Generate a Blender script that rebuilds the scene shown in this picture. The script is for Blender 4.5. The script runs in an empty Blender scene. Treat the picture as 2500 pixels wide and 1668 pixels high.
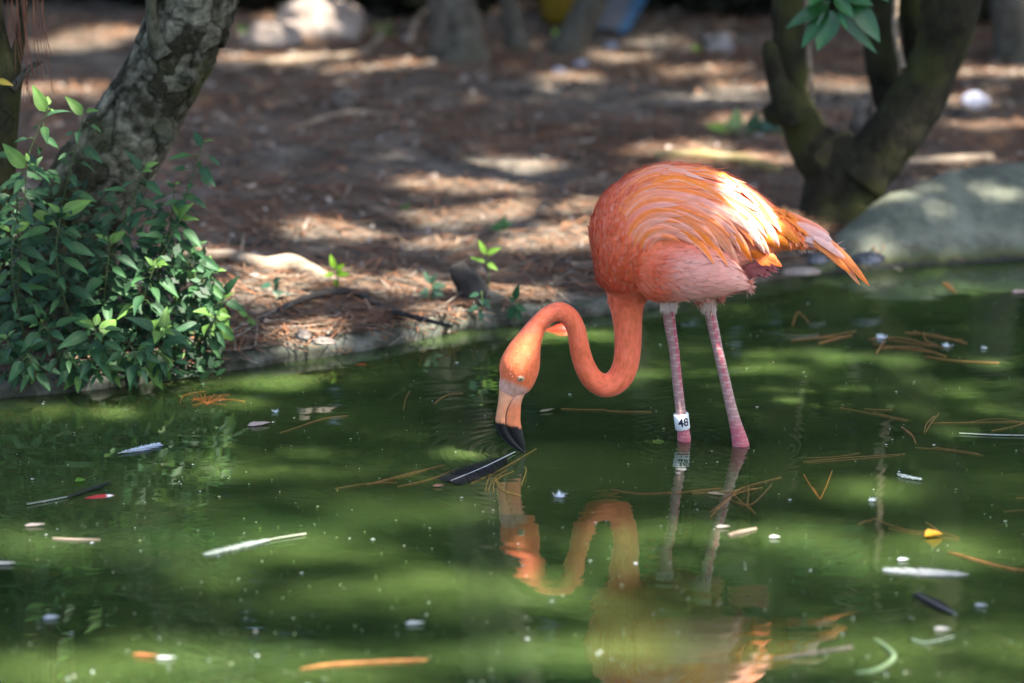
import bpy, bmesh, math, random
import numpy as np
from mathutils import Vector, Matrix, noise
from mathutils.bvhtree import BVHTree

random.seed(7); RNG = np.random.default_rng(7)
SC = bpy.context.scene
COL = SC.collection

# ------------------------------------------------------------------ camera, sky, sun, exposure
FPX, CX, CY = 7500.0, 1250.0, 834.0          # focal length and centre in photograph pixels
PITCH = math.radians(15.62)
CAM = Vector((0.0, -4.7686, 1.5036))
FWD = Vector((0, math.cos(PITCH), -math.sin(PITCH)))
UPV = Vector((0, math.sin(PITCH), math.cos(PITCH)))
cam_data = bpy.data.cameras.new('camera'); cam = bpy.data.objects.new('camera', cam_data); COL.objects.link(cam)
cam.location = CAM; cam.rotation_euler = (math.pi/2 - PITCH, 0, 0)
cam_data.sensor_width = 36.0; cam_data.lens = 36.0*FPX/2500.0
cam_data.clip_start = 0.05; cam_data.clip_end = 600
cam_data.dof.use_dof = True; cam_data.dof.focus_distance = 4.98; cam_data.dof.aperture_fstop = 2.3
SC.camera = cam

SUN = Vector((0.44, -0.20, 0.88)).normalized()   # towards the sun
world = bpy.data.worlds.new('World'); SC.world = world; world.use_nodes = True
wn = world.node_tree; wn.nodes.clear()
sky = wn.nodes.new('ShaderNodeTexSky'); sky.sky_type = 'NISHITA'; sky.sun_disc = False
sky.sun_elevation = math.asin(SUN.z); sky.sun_rotation = math.atan2(SUN.x, SUN.y)
sky.dust_density = 2.5; sky.air_density = 1.0; sky.ozone_density = 1.0
bg = wn.nodes.new('ShaderNodeBackground'); bg.inputs['Strength'].default_value = 0.075
wo = wn.nodes.new('ShaderNodeOutputWorld')
wn.links.new(sky.outputs[0], bg.inputs[0]); wn.links.new(bg.outputs[0], wo.inputs[0])
sl = bpy.data.lights.new('sun', 'SUN'); sl.energy = 5.0; sl.angle = math.radians(0.53); sl.color = (1.0, 0.94, 0.84)
so = bpy.data.objects.new('sun', sl); COL.objects.link(so); so.location = (4, -2, 8)
so.rotation_euler = (-SUN).to_track_quat('-Z', 'Y').to_euler()
SC.view_settings.view_transform = 'Standard'; SC.view_settings.look = 'None'
SC.view_settings.exposure = 2.6; SC.view_settings.gamma = 1.0; SC.view_settings.use_curve_mapping = False
SC.render.engine = 'CYCLES'
SC.cycles.use_denoising = True; SC.cycles.max_bounces = 8; SC.cycles.diffuse_bounces = 3
SC.cycles.transparent_max_bounces = 12; SC.cycles.caustics_reflective = False; SC.cycles.caustics_refractive = False
SC.cycles.sample_clamp_indirect = 6.0

# ------------------------------------------------------------------ helpers
def ray(px, py): return Vector(((px-CX), 0, 0)) - UPV*(py-CY) + FWD*FPX
def at_z(px, py, z=0.0):
    d = ray(px, py); t = (z-CAM.z)/d.z; return CAM + d*t
def at_y(px, py, Y=0.0):
    d = ray(px, py); t = (Y-CAM.y)/d.y; return CAM + d*t
def depth(p): return (Vector(p)-CAM).dot(FWD)
def mpp(p): return depth(p)/FPX                       # metres per photograph pixel at that point
def proj(A):
    A = np.asarray(A, float) - np.array(CAM)
    d = A@np.array(FWD); return CX + FPX*A[:, 0]/d, CY - FPX*(A@np.array(UPV))/d
def bezlerp(a, b, t): return a+(b-a)*t
def catmull(pts, k):
    wd = max(len(p) for p in pts)
    P = np.array([tuple(p)+(0.0,)*(wd-len(p)) for p in pts], float); n = len(P); out = []
    for i in range(n-1):
        p0, p1, p2, p3 = P[max(i-1, 0)], P[i], P[i+1], P[min(i+2, n-1)]
        for j in range(k):
            t = j/k
            out.append(.5*(2*p1+(p2-p0)*t+(2*p0-5*p1+4*p2-p3)*t*t+(3*p1-p0-3*p2+p3)*t**3))
    out.append(P[-1]); return np.array(out)
def tag(o, label=None, cat=None, group=None, kind=None):
    for k, v in (('label', label), ('category', cat), ('group', group), ('kind', kind)):
        if v: o[k] = v
    return o
def empty(name, loc, label=None, cat=None, group=None):
    o = bpy.data.objects.new(name, None); COL.objects.link(o); o.location = loc; o.empty_display_size = .05
    return tag(o, label, cat, group)
def make_mesh(name, V, F, mat=None, cols=None, smooth=True):
    me = bpy.data.meshes.new(name)
    V = np.asarray(V, np.float32)
    me.from_pydata(V.tolist() if not isinstance(F, np.ndarray) else [], [], F if not isinstance(F, np.ndarray) else [])
    if isinstance(F, np.ndarray):
        nf, k = F.shape
        me.vertices.add(len(V)); me.vertices.foreach_set('co', V.ravel())
        me.loops.add(nf*k); me.loops.foreach_set('vertex_index', F.astype(np.int32).ravel())
        me.polygons.add(nf); me.polygons.foreach_set('loop_start', np.arange(0, nf*k, k, dtype=np.int32))
        me.update(calc_edges=True)
    if smooth: me.polygons.foreach_set('use_smooth', np.ones(len(me.polygons), bool))
    if cols is not None:
        C = np.ones((len(V), 4), np.float32); C[:, :3] = np.asarray(cols, np.float32)
        a = me.color_attributes.new('Col', 'FLOAT_COLOR', 'POINT'); a.data.foreach_set('color', C.ravel())
    if mat: me.materials.append(mat)
    me.update(); return me
def obj(name, V, F, mat, parent=None, cols=None, smooth=True, origin=None):
    """one mesh object; V in world coordinates, stored relative to its parent or origin"""
    V = np.asarray(V, float)
    org = np.array(parent_origin(parent) if parent else (origin if origin is not None else (0, 0, 0)), float)
    me = make_mesh(name, V-org, F, mat, cols, smooth)
    o = bpy.data.objects.new(name, me); COL.objects.link(o)
    if parent: o.parent = parent
    elif origin is not None: o.location = origin
    return o
def parent_origin(p):
    l = Vector(p.location)
    while p.parent: p = p.parent; l = l + p.location
    return l
class MB:                                            # mesh buffer
    def __init__(s): s.V = []; s.F = []; s.C = []
    def add(s, V, F, C=None):
        b = len(s.V); s.V += [tuple(v) for v in V]; s.F += [tuple(i+b for i in f) for f in F]
        if C is not None:
            s.C += [tuple(c) for c in C] if hasattr(C[0], '__len__') else [tuple(C)]*len(V)
    def build(s, name, mat, parent=None, smooth=True, origin=None):
        return obj(name, s.V, s.F, mat, parent, s.C or None, smooth, origin)
def grid_faces(nu, nv, wrap=False):
    F = []
    for i in range(nu-1):
        for j in range(nv if wrap else nv-1):
            a = i*nv+j; b = i*nv+(j+1) % nv
            F.append((a, b, b+nv, a+nv))
    return F
def tube(pts, rad, n=8, disp=None, squash=None):
    """closed tube with parallel-transport frames; returns V, F"""
    P = [Vector(p) for p in pts]; V = []; m = len(P)
    T = [(P[min(i+1, m-1)]-P[max(i-1, 0)]).normalized() for i in range(m)]
    u = T[0].orthogonal().normalized()
    for i in range(m):
        u = (u - T[i]*u.dot(T[i])); u = u.normalized() if u.length > 1e-6 else T[i].orthogonal().normalized()
        w = T[i].cross(u)
        for j in range(n):
            a = 2*math.pi*j/n
            d = u*math.cos(a)+w*math.sin(a); r = rad[i]
            p = P[i]+d*r
            if disp: p = p + d*disp(p, r)
            V.append(p)
    F = grid_faces(m, n, True)
    F.append(tuple(range(n-1, -1, -1))); F.append(tuple(range((m-1)*n, m*n)))
    return V, F
def tube_px(stations, Y, k=6, n=20, disp=None, dY=None):
    S = catmull(stations, k)
    pts = []; rad = []
    for i, s in enumerate(S):
        yy = Y + (s[3] if len(s) > 3 else 0)
        p = at_y(s[0], s[1], yy); pts.append(p); rad.append(s[2]*mpp(p))
    return pts, rad, tube(pts, rad, n, disp)

# ------------------------------------------------------------------ materials
def nodes(name):
    m = bpy.data.materials.new(name); m.use_nodes = True
    nt = m.node_tree; b = nt.nodes['Principled BSDF']; return m, nt, b
def N(nt, t, **kw):
    n = nt.nodes.new(t)
    for k, v in kw.items():
        if k in n.inputs.keys(): n.inputs[k].default_value = v
        else: setattr(n, k, v)
    return n
def vcol_mat(name, rough=.7, spec=.3, var=.35, scale=40, bump=0, bscale=200, stretch=(1, 1, 1), trans=0, sheen=0, tint=(1, 1, 1)):
    m, nt, b = nodes(name); L = nt.links
    ca = N(nt, 'ShaderNodeVertexColor', layer_name='Col')
    tc = N(nt, 'ShaderNodeTexCoord'); mp = N(nt, 'ShaderNodeMapping'); mp.inputs['Scale'].default_value = stretch
    L.new(tc.outputs['Object'], mp.inputs[0])
    nz = N(nt, 'ShaderNodeTexNoise', Scale=scale, Detail=4.0); L.new(mp.outputs[0], nz.inputs['Vector'])
    mr = N(nt, 'ShaderNodeMapRange'); mr.inputs[1].default_value = .25; mr.inputs[2].default_value = .75
    mr.inputs[3].default_value = 1-var; mr.inputs[4].default_value = 1+var
    L.new(nz.outputs[0], mr.inputs[0])
    vm = N(nt, 'ShaderNodeVectorMath', operation='SCALE'); L.new(ca.outputs[0], vm.inputs[0]); L.new(mr.outputs[0], vm.inputs['Scale'])
    L.new(vm.outputs[0], b.inputs['Base Color'])
    b.inputs['Roughness'].default_value = rough; b.inputs['Specular IOR Level'].default_value = spec
    if sheen: b.inputs['Sheen Weight'].default_value = sheen
    if bump:
        n2 = N(nt, 'ShaderNodeTexNoise', Scale=bscale, Detail=3.0); L.new(mp.outputs[0], n2.inputs['Vector'])
        bp = N(nt, 'ShaderNodeBump', Strength=1.0, Distance=bump); L.new(n2.outputs[0], bp.inputs['Height']); L.new(bp.outputs[0], b.inputs['Normal'])
    if trans:
        tr = N(nt, 'ShaderNodeBsdfTranslucent'); L.new(vm.outputs[0], tr.inputs[0])
        mx = N(nt, 'ShaderNodeMixShader'); mx.inputs[0].default_value = trans
        out = nt.nodes['Material Output']
        L.new(b.outputs[0], mx.inputs[1]); L.new(tr.outputs[0], mx.inputs[2]); L.new(mx.outputs[0], out.inputs[0])
    return m
def bark_mat(name, c1, c2, c3, scale=14, crack=.004, moss=0.0, mosscol=(.06, .07, .015)):
    m, nt, b = nodes(name); L = nt.links
    tc = N(nt, 'ShaderNodeTexCoord'); mp = N(nt, 'ShaderNodeMapping'); mp.inputs['Scale'].default_value = (1, 1, .6)
    L.new(tc.outputs['Object'], mp.inputs[0])
    wn_ = N(nt, 'ShaderNodeTexNoise', Scale=scale*1.5, Detail=3.0); L.new(mp.outputs[0], wn_.inputs['Vector'])
    ad = N(nt, 'ShaderNodeVectorMath', operation='MULTIPLY_ADD'); ad.inputs[1].default_value = (.06, .06, .06)
    L.new(wn_.outputs['Color'], ad.inputs[0]); L.new(mp.outputs[0], ad.inputs[2])
    vo = N(nt, 'ShaderNodeTexVoronoi', feature='DISTANCE_TO_EDGE', Scale=scale); L.new(ad.outputs[0], vo.inputs['Vector'])
    cr = N(nt, 'ShaderNodeValToRGB'); cr.color_ramp.elements[0].position = .0; cr.color_ramp.elements[1].position = .035
    cr.color_ramp.elements[0].color = (0, 0, 0, 1); cr.color_ramp.elements[1].color = (1, 1, 1, 1)
    L.new(vo.outputs['Distance'], cr.inputs[0])
    mk = N(nt, 'ShaderNodeTexNoise', Scale=scale*.9, Detail=3.0); L.new(mp.outputs[0], mk.inputs['Vector'])
    mkr = N(nt, 'ShaderNodeMapRange'); mkr.inputs[1].default_value = .46; mkr.inputs[2].default_value = .58; L.new(mk.outputs[0], mkr.inputs[0])
    mxk = N(nt, 'ShaderNodeMath', operation='MAXIMUM'); L.new(cr.outputs[0], mxk.inputs[0]); L.new(mkr.outputs[0], mxk.inputs[1])
    nz = N(nt, 'ShaderNodeTexNoise', Scale=scale*2.2, Detail=10.0, Roughness=.75, Distortion=.6); L.new(mp.outputs[0], nz.inputs['Vector'])
    c = N(nt, 'ShaderNodeValToRGB'); e = c.color_ramp.elements
    e[0].position = .36; e[0].color = (*c1, 1); e[1].position = .66; e[1].color = (*c2, 1); L.new(nz.outputs[0], c.inputs[0])
    mx = N(nt, 'ShaderNodeMixRGB'); mx.inputs[1].default_value = (*c3, 1); L.new(mxk.outputs[0], mx.inputs[0]); L.new(c.outputs[0], mx.inputs[2])
    last = mx.outputs[0]
    if moss:
        n3 = N(nt, 'ShaderNodeTexNoise', Scale=7.0, Detail=5.0); L.new(tc.outputs['Object'], n3.inputs['Vector'])
        r3 = N(nt, 'ShaderNodeMapRange'); r3.inputs[1].default_value = .45; r3.inputs[2].default_value = .65; r3.inputs[4].default_value = moss
        L.new(n3.outputs[0], r3.inputs[0])
        m3 = N(nt, 'ShaderNodeMixRGB'); m3.inputs[2].default_value = (*mosscol, 1)
        L.new(r3.outputs[0], m3.inputs[0]); L.new(last, m3.inputs[1]); last = m3.outputs[0]
    L.new(last, b.inputs['Base Color']); b.inputs['Roughness'].default_value = .9; b.inputs['Specular IOR Level'].default_value = .15
    hh = N(nt, 'ShaderNodeMath', operation='MULTIPLY_ADD'); hh.inputs[1].default_value = 1.6
    L.new(nz.outputs[0], hh.inputs[0]); L.new(mxk.outputs[0], hh.inputs[2])
    bp = N(nt, 'ShaderNodeBump', Strength=1.0, Distance=crack); L.new(hh.outputs[0], bp.inputs['Height']); L.new(bp.outputs[0], b.inputs['Normal'])
    return m
def noise_mat(name, stops, scale=8, rough=.9, bump=.003, stretch=(1, 1, 1), spec=.2, detail=8.0):
    m, nt, b = nodes(name); L = nt.links
    tc = N(nt, 'ShaderNodeTexCoord'); mp = N(nt, 'ShaderNodeMapping'); mp.inputs['Scale'].default_value = stretch
    L.new(tc.outputs['Object'], mp.inputs[0])
    nz = N(nt, 'ShaderNodeTexNoise', Scale=scale, Detail=detail, Roughness=.65); L.new(mp.outputs[0], nz.inputs['Vector'])
    c = N(nt, 'ShaderNodeValToRGB'); e = c.color_ramp.elements
    while len(e) < len(stops): e.new(.5)
    for i, (p, col) in enumerate(stops): e[i].position = p; e[i].color = (*col, 1)
    L.new(nz.outputs[0], c.inputs[0]); L.new(c.outputs[0], b.inputs['Base Color'])
    b.inputs['Roughness'].default_value = rough; b.inputs['Specular IOR Level'].default_value = spec
    if bump:
        bp = N(nt, 'ShaderNodeBump', Strength=1.0, Distance=bump); L.new(nz.outputs[0], bp.inputs['Height']); L.new(bp.outputs[0], b.inputs['Normal'])
    return m

M = {}
M['ground'] = noise_mat('needle_strewn_soil', [(.30, (.030, .023, .017)), (.45, (.070, .057, .044)), (.58, (.13, .112, .090)), (.72, (.20, .180, .152))], scale=9, bump=.012, detail=10)
M['litter'] = vcol_mat('dry_litter', rough=.8, var=.3, scale=30)
M['leaf'] = vcol_mat('weed_leaf', rough=.55, spec=.3, var=.3, scale=60, trans=.28)
M['canopy'] = vcol_mat('canopy_leaf', rough=.8, spec=.1, var=.3, scale=8)
M['hedge'] = vcol_mat('shade_black_hedge_leaf', rough=.8, spec=.1, var=.3, scale=8)
M['stem'] = vcol_mat('green_stem', rough=.6, var=.2)
M['bark_pale'] = bark_mat('flaking_grey_bark', (.014, .014, .008), (.19, .185, .135), (.010, .009, .006), scale=15, crack=.005, moss=.8, mosscol=(.030, .032, .012))
M['bark_dark'] = bark_mat('dark_olive_bark', (.009, .008, .0045), (.034, .031, .018), (.014, .012, .008), scale=22, crack=.003, moss=.8, mosscol=(.048, .052, .014))
M['bark_far'] = bark_mat('grey_brown_bark', (.06, .055, .042), (.13, .12, .098), (.02, .018, .014), scale=18, crack=.004, moss=.3, mosscol=(.04, .045, .02))
M['twig'] = noise_mat('dry_twig_bark', [(.3, (.06, .045, .035)), (.7, (.2, .17, .14))], scale=60, bump=.001)
M['pale_wood'] = noise_mat('bleached_wood', [(.3, (.10, .072, .05)), (.5, (.22, .17, .12)), (.75, (.38, .31, .24))], scale=18, stretch=(.4, 2, 2), bump=.004)
M['yellow_wood'] = noise_mat('mossy_yellow_wood', [(.3, (.12, .085, .035)), (.55, (.27, .21, .09)), (.75, (.36, .29, .18))], scale=14, stretch=(.4, 2, 2), bump=.004)
M['stone_pale'] = noise_mat('pale_sandstone', [(.3, (.15, .115, .09)), (.55, (.27, .22, .185)), (.75, (.36, .31, .27))], scale=14, bump=.008)
M['stone_grey'] = noise_mat('mottled_stone', [(.35, (.03, .03, .032)), (.5, (.09, .09, .095)), (.62, (.22, .225, .24))], scale=16, bump=.008)
M['stone_dark'] = noise_mat('dark_stone', [(.3, (.015, .014, .013)), (.7, (.06, .055, .05))], scale=20, bump=.006)
M['stone_lilac'] = noise_mat('pale_lilac_stone', [(.3, (.16, .165, .21)), (.7, (.30, .31, .38))], scale=10, bump=.004)

# concrete with a damp mossy foot (real staining near the waterline)
def concrete():
    m, nt, b = nodes('algae_stained_concrete'); L = nt.links
    tc = N(nt, 'ShaderNodeTexCoord'); g = N(nt, 'ShaderNodeNewGeometry')
    nz = N(nt, 'ShaderNodeTexNoise', Scale=11.0, Detail=10.0, Roughness=.68); L.new(g.outputs['Position'], nz.inputs['Vector'])
    c = N(nt, 'ShaderNodeValToRGB'); e = c.color_ramp.elements
    e[0].position = .3; e[0].color = (.035, .046, .030, 1); e[1].position = .7; e[1].color = (.18, .19, .135, 1); L.new(nz.outputs[0], c.inputs[0])
    mp = N(nt, 'ShaderNodeMapping'); mp.inputs['Scale'].default_value = (16, 2, 2); L.new(g.outputs['Position'], mp.inputs[0])
    n2 = N(nt, 'ShaderNodeTexNoise', Scale=1.0, Detail=4.0); L.new(mp.outputs[0], n2.inputs['Vector'])
    r2 = N(nt, 'ShaderNodeMapRange'); r2.inputs[1].default_value = .5; r2.inputs[2].default_value = .72; r2.inputs[4].default_value = .7
    L.new(n2.outputs[0], r2.inputs[0])
    mx = N(nt, 'ShaderNodeMixRGB'); mx.inputs[2].default_value = (.22, .24, .18, 1); L.new(r2.outputs[0], mx.inputs[0]); L.new(c.outputs[0], mx.inputs[1])
    sx = N(nt, 'ShaderNodeSeparateXYZ'); L.new(g.outputs['Position'], sx.inputs[0])
    n3 = N(nt, 'ShaderNodeTexNoise', Scale=30.0, Detail=4.0); L.new(g.outputs['Position'], n3.inputs['Vector'])
    ad = N(nt, 'ShaderNodeMath', operation='MULTIPLY_ADD'); ad.inputs[1].default_value = -.03; L.new(n3.outputs[0], ad.inputs[0]); L.new(sx.outputs['Z'], ad.inputs[2])
    r3 = N(nt, 'ShaderNodeMapRange'); r3.inputs[1].default_value = -.002; r3.inputs[2].default_value = .022; r3.inputs[3].default_value = 1; r3.inputs[4].default_value = 0
    L.new(ad.outputs[0], r3.inputs[0])
    m3 = N(nt, 'ShaderNodeMixRGB'); m3.inputs[2].default_value = (.055, .065, .014, 1); L.new(r3.outputs[0], m3.inputs[0]); L.new(mx.outputs[0], m3.inputs[1])
    r4 = N(nt, 'ShaderNodeMapRange'); r4.inputs[1].default_value = -.012; r4.inputs[2].default_value = -.002; r4.inputs[3].default_value = 1; r4.inputs[4].default_value = 0
    L.new(ad.outputs[0], r4.inputs[0])
    m4 = N(nt, 'ShaderNodeMixRGB'); m4.inputs[2].default_value = (.014, .014, .01, 1); L.new(r4.outputs[0], m4.inputs[0]); L.new(m3.outputs[0], m4.inputs[1])
    L.new(m4.outputs[0], b.inputs['Base Color']); b.inputs['Roughness'].default_value = .75
    bp = N(nt, 'ShaderNodeBump', Strength=1.0, Distance=.014); L.new(nz.outputs[0], bp.inputs['Height']); L.new(bp.outputs[0], b.inputs['Normal'])
    return m
M['concrete'] = concrete()

BILL_AT = at_z(1281, 1103, 0); LEG_L = at_z(1668, 1076, 0); LEG_R = at_z(1808, 1087, 0)
def water_mat():
    m, nt, b = nodes('murky_green_water'); L = nt.links
    g = N(nt, 'ShaderNodeNewGeometry'); P = g.outputs['Position']
    def mapped(sc, rot=0):
        mp = N(nt, 'ShaderNodeMapping'); mp.inputs['Scale'].default_value = sc; mp.inputs['Rotation'].default_value = (0, 0, rot); L.new(P, mp.inputs[0]); return mp.outputs[0]
    def math_(op, a, bb=None, c=None):
        n = N(nt, 'ShaderNodeMath', operation=op)
        for i, v in enumerate((a, bb, c)):
            if v is None: continue
            if isinstance(v, (int, float)): n.inputs[i].default_value = v
            else: L.new(v, n.inputs[i])
        return n.outputs[0]
    # ripples: slow swell, fine crinkle, rings round the bill and the legs (heights in metres)
    a1 = N(nt, 'ShaderNodeTexNoise', Scale=1.0, Detail=2.0, Distortion=.4); L.new(mapped((3.5, 11, 1), .12), a1.inputs['Vector'])
    a2 = N(nt, 'ShaderNodeTexNoise', Scale=1.0, Detail=1.0); L.new(mapped((14, 38, 1), -.1), a2.inputs['Vector'])
    h = math_('ADD', math_('MULTIPLY', a1.outputs[0], .0015), math_('MULTIPLY', a2.outputs[0], .00006))
    for c, amp, lam, dec in ((BILL_AT, .00020, .022, .13), (LEG_L, .00018, .019, .10), (LEG_R, .00014, .023, .11), (at_z(1430, 1112), .00013, .017, .09)):
        d = N(nt, 'ShaderNodeVectorMath', operation='DISTANCE'); L.new(P, d.inputs[0]); d.inputs[1].default_value = (c.x, c.y, 0)
        s = math_('SINE', math_('MULTIPLY', d.outputs['Value'], 2*math.pi/lam))
        e = math_('EXPONENT', math_('MULTIPLY', d.outputs['Value'], -1/dec))
        h = math_('ADD', h, math_('MULTIPLY', math_('MULTIPLY', s, e), amp))
    bp = N(nt, 'ShaderNodeBump', Strength=1.0, Distance=1.0); L.new(h, bp.inputs['Height'])
    # uneven algae colour; its dark and light ends also hold shaded and sunlit tones
    z1 = N(nt, 'ShaderNodeTexNoise', Scale=1.0, Detail=4.0, Roughness=.55); L.new(mapped((1.3, 3.0, 1), .2), z1.inputs['Vector'])
    c = N(nt, 'ShaderNodeValToRGB'); e = c.color_ramp.elements
    e[0].position = .35; e[0].color = (.015, .034, .0095, 1); e[1].position = .68; e[1].color = (.062, .096, .023, 1)
    L.new(z1.outputs[0], c.inputs[0])
    nt.nodes.remove(b)
    mk = N(nt, 'ShaderNodeSubsurfaceScattering'); mk.inputs['Scale'].default_value = 1.0
    mk.inputs['Radius'].default_value = (.09, .12, .08); L.new(c.outputs[0], mk.inputs['Color'])
    tr = N(nt, 'ShaderNodeBsdfTransparent'); tr.inputs[0].default_value = (.55, .75, .45, 1)
    bd = N(nt, 'ShaderNodeMixShader'); bd.inputs[0].default_value = .3; L.new(mk.outputs[0], bd.inputs[1]); L.new(tr.outputs[0], bd.inputs[2])
    gl = N(nt, 'ShaderNodeBsdfGlossy'); gl.inputs['Roughness'].default_value = .02; L.new(bp.outputs[0], gl.inputs['Normal'])
    fr = N(nt, 'ShaderNodeFresnel', IOR=3.1); L.new(bp.outputs[0], fr.inputs['Normal'])
    mx = N(nt, 'ShaderNodeMixShader'); L.new(fr.outputs[0], mx.inputs[0]); L.new(bd.outputs[0], mx.inputs[1]); L.new(gl.outputs[0], mx.inputs[2])
    L.new(mx.outputs[0], nt.nodes['Material Output'].inputs[0])
    return m
M['water'] = water_mat()
M['bed'] = noise_mat('silty_pond_bed', [(.3, (.012, .016, .006)), (.7, (.035, .04, .012))], scale=6, bump=0)

# ------------------------------------------------------------------ ground, pond, rim
BANK_PX = [(-900, 1030), (-400, 1000), (0, 968), (250, 944), (430, 922), (550, 903), (850, 858), (1100, 810), (1280, 785), (1480, 765), (1700, 728), (1850, 694), (1990, 668), (2100, 655), (2500, 630), (2900, 612), (3600, 590)]
BANK = np.array([tuple(at_z(x, y, 0))[:2] for x, y in BANK_PX])
def bank_y(x): return np.interp(x, BANK[:, 0], BANK[:, 1])
def gz(x, y):
    d = y-bank_y(x)
    base = -.16 + .19*np.clip((d+.03)/.05, 0, 1)                       # pond side drops under water
    rise = .02*np.clip(d/.25, 0, 1) + .022*np.clip(d-.2, 0, 3.0)
    n = .012*np.sin(x*5.3+y*2.1)*np.sin(y*4.1-x*1.7) + .006*np.sin(x*13+1.3)*np.sin(y*11)
    return base + (rise + n*np.clip(d/.3, 0, 1))*(d > 0)
def G(px, py, up=0.0):
    z = .05
    for _ in range(8):
        p = at_z(px, py, z); z = float(gz(p.x, p.y))+up
    return at_z(px, py, z)

def build_ground():
    xs = np.concatenate([[-80, -30, -12, -6], np.linspace(-3.4, 3.4, 230), [6, 12, 30, 80]])
    ts = np.concatenate([[-.06, -.045, -.03, -.015, 0, .01, .02, .03], np.linspace(.05, 4.0, 200), [6, 10, 20, 50, 150]])
    X, T = np.meshgrid(xs, ts, indexing='ij'); Y = bank_y(X)+T
    Z = gz(X, Y)
    fine = np.clip((3.9-T)/1.0, 0, 1)*(T > .06)
    Z = Z + RNG.normal(0, .0022, Z.shape)*fine
    V = np.stack([X, Y, Z], -1).reshape(-1, 3); nu, nv = X.shape
    i, j = np.meshgrid(np.arange(nu-1), np.arange(nv-1), indexing='ij'); a = (i*nv+j).ravel()
    F = np.stack([a, a+nv, a+nv+1, a+1], 1)
    o = obj('ground', V, F, M['ground']); tag(o, kind='structure', label='brown pine-needle strewn bank rising behind the pond')
build_ground()
# pond
V = []; xs = np.linspace(-1.6, 2.2, 60)
xx = np.concatenate([[-60, -4, -2.5], xs, [3, 5, 60]])
rows = np.concatenate([[-70, -20, -8], np.linspace(-4.5, 2.6, 60)])
Vw = np.array([(x, y, 0.0) for x in xx for y in rows]); nv = len(rows)
Fw = np.array(grid_faces(len(xx), nv))[:, ::-1]
cent = Vw[Fw].mean(1); keep = cent[:, 1] < bank_y(cent[:, 0])+.25
w = obj('pond_water', Vw, Fw[keep], M['water'], smooth=True); tag(w, kind='structure', label='murky green pond water with faint ripples')
bd = obj('pond_bed', Vw*np.array([1, 1, 0])+np.array([0, 0, -.19]), Fw, M['bed']); tag(bd, kind='structure')

M['kerb'] = noise_mat('dirty_mossy_kerb', [(.3, (.018, .018, .013)), (.48, (.055, .058, .042)), (.6, (.11, .115, .095)), (.75, (.17, .175, .15))], scale=22, bump=.010, detail=10)
def edging():
    """low rounded concrete kerb round the pond, left part"""
    PX = [(-700, 1018), (-300, 990)] + [p for p in BANK_PX[2:10]] + [(1600, 747)]
    C = catmull([tuple(at_z(x, y, 0))[:2] for x, y in PX], 40)
    prof = [(-.012, -.10), (-.012, .0), (-.011, .010), (-.007, .018), (.0, .024), (.010, .027), (.022, .027), (.034, .024), (.042, .010), (.046, -.06)]
    V = []
    for i, c in enumerate(C):
        t = C[min(i+1, len(C)-1)]-C[max(i-1, 0)]; t /= np.linalg.norm(t); nrm = np.array([-t[1], t[0]])
        for k, (a, z) in enumerate(prof):
            wob = noise.noise(Vector((c[0]*9, c[1]*9, k*.5)))*.007 + noise.noise(Vector((c[0]*34, c[1]*34, k*.9)))*.005 + noise.noise(Vector((c[0]*95, c[1]*95, k*1.3)))*.0028
            q = c+nrm*(a+wob); V.append((q[0], q[1], z+wob*.9*(z > 0)))
    F = grid_faces(len(C), len(prof))
    o = obj('pond_kerb', V, [f[::-1] for f in F], M['kerb'], origin=at_z(800, 850))
    tag(o, 'low rounded grey concrete kerb along the pond edge under the leafy weeds', 'kerb')
edging()

def slab():
    tops = catmull([(1985, 640), (2040, 588), (2100, 536), (2200, 473), (2330, 430), (2420, 414), (2520, 403), (2700, 396), (3000, 396)], 6)
    V = []; nv = 0; prof = np.linspace(0, 1, 13)
    for x, ytop in tops:
        yb = np.interp(x, [p[0] for p in BANK_PX], [p[1] for p in BANK_PX])
        b = at_z(x, yb+4, 0); Yt = b.y+.06+.24*min(1, max(0, (x-1985)/400))
        t = at_y(x, ytop, Yt); t.z = max(t.z, .02)
        col = [(b.x, b.y-.01, -.12), (b.x, b.y-.004, -.02)]
        for s in prof:
            z = .012+(t.z-.012)*math.sin(s*math.pi/2)**.95; y = b.y+(t.y-b.y)*(1-math.cos(s*math.pi/2)**.9*1.0) if s < 1 else t.y
            y = b.y+(t.y-b.y)*(.35*s+.65*s**1.7)
            q = Vector((b.x, y, z)); n = noise.noise(q*7)*.008+noise.noise(q*25)*.0025
            col.append((q.x, q.y, q.z+n*s))
        for s in (.25, .6, 1):
            col.append((t.x, t.y+.35*s, t.z*(1-s)+s*.0+ .0))
        V += col; nv = len(col)
    F = grid_faces(len(tops), nv)
    o = obj('sloping_slab', V, [f[::-1] for f in F], M['concrete'], origin=at_z(2300, 640))
    tag(o, 'smooth grey-green concrete slab sloping into the pond behind the flamingo tail', 'concrete slab')
slab()

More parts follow.
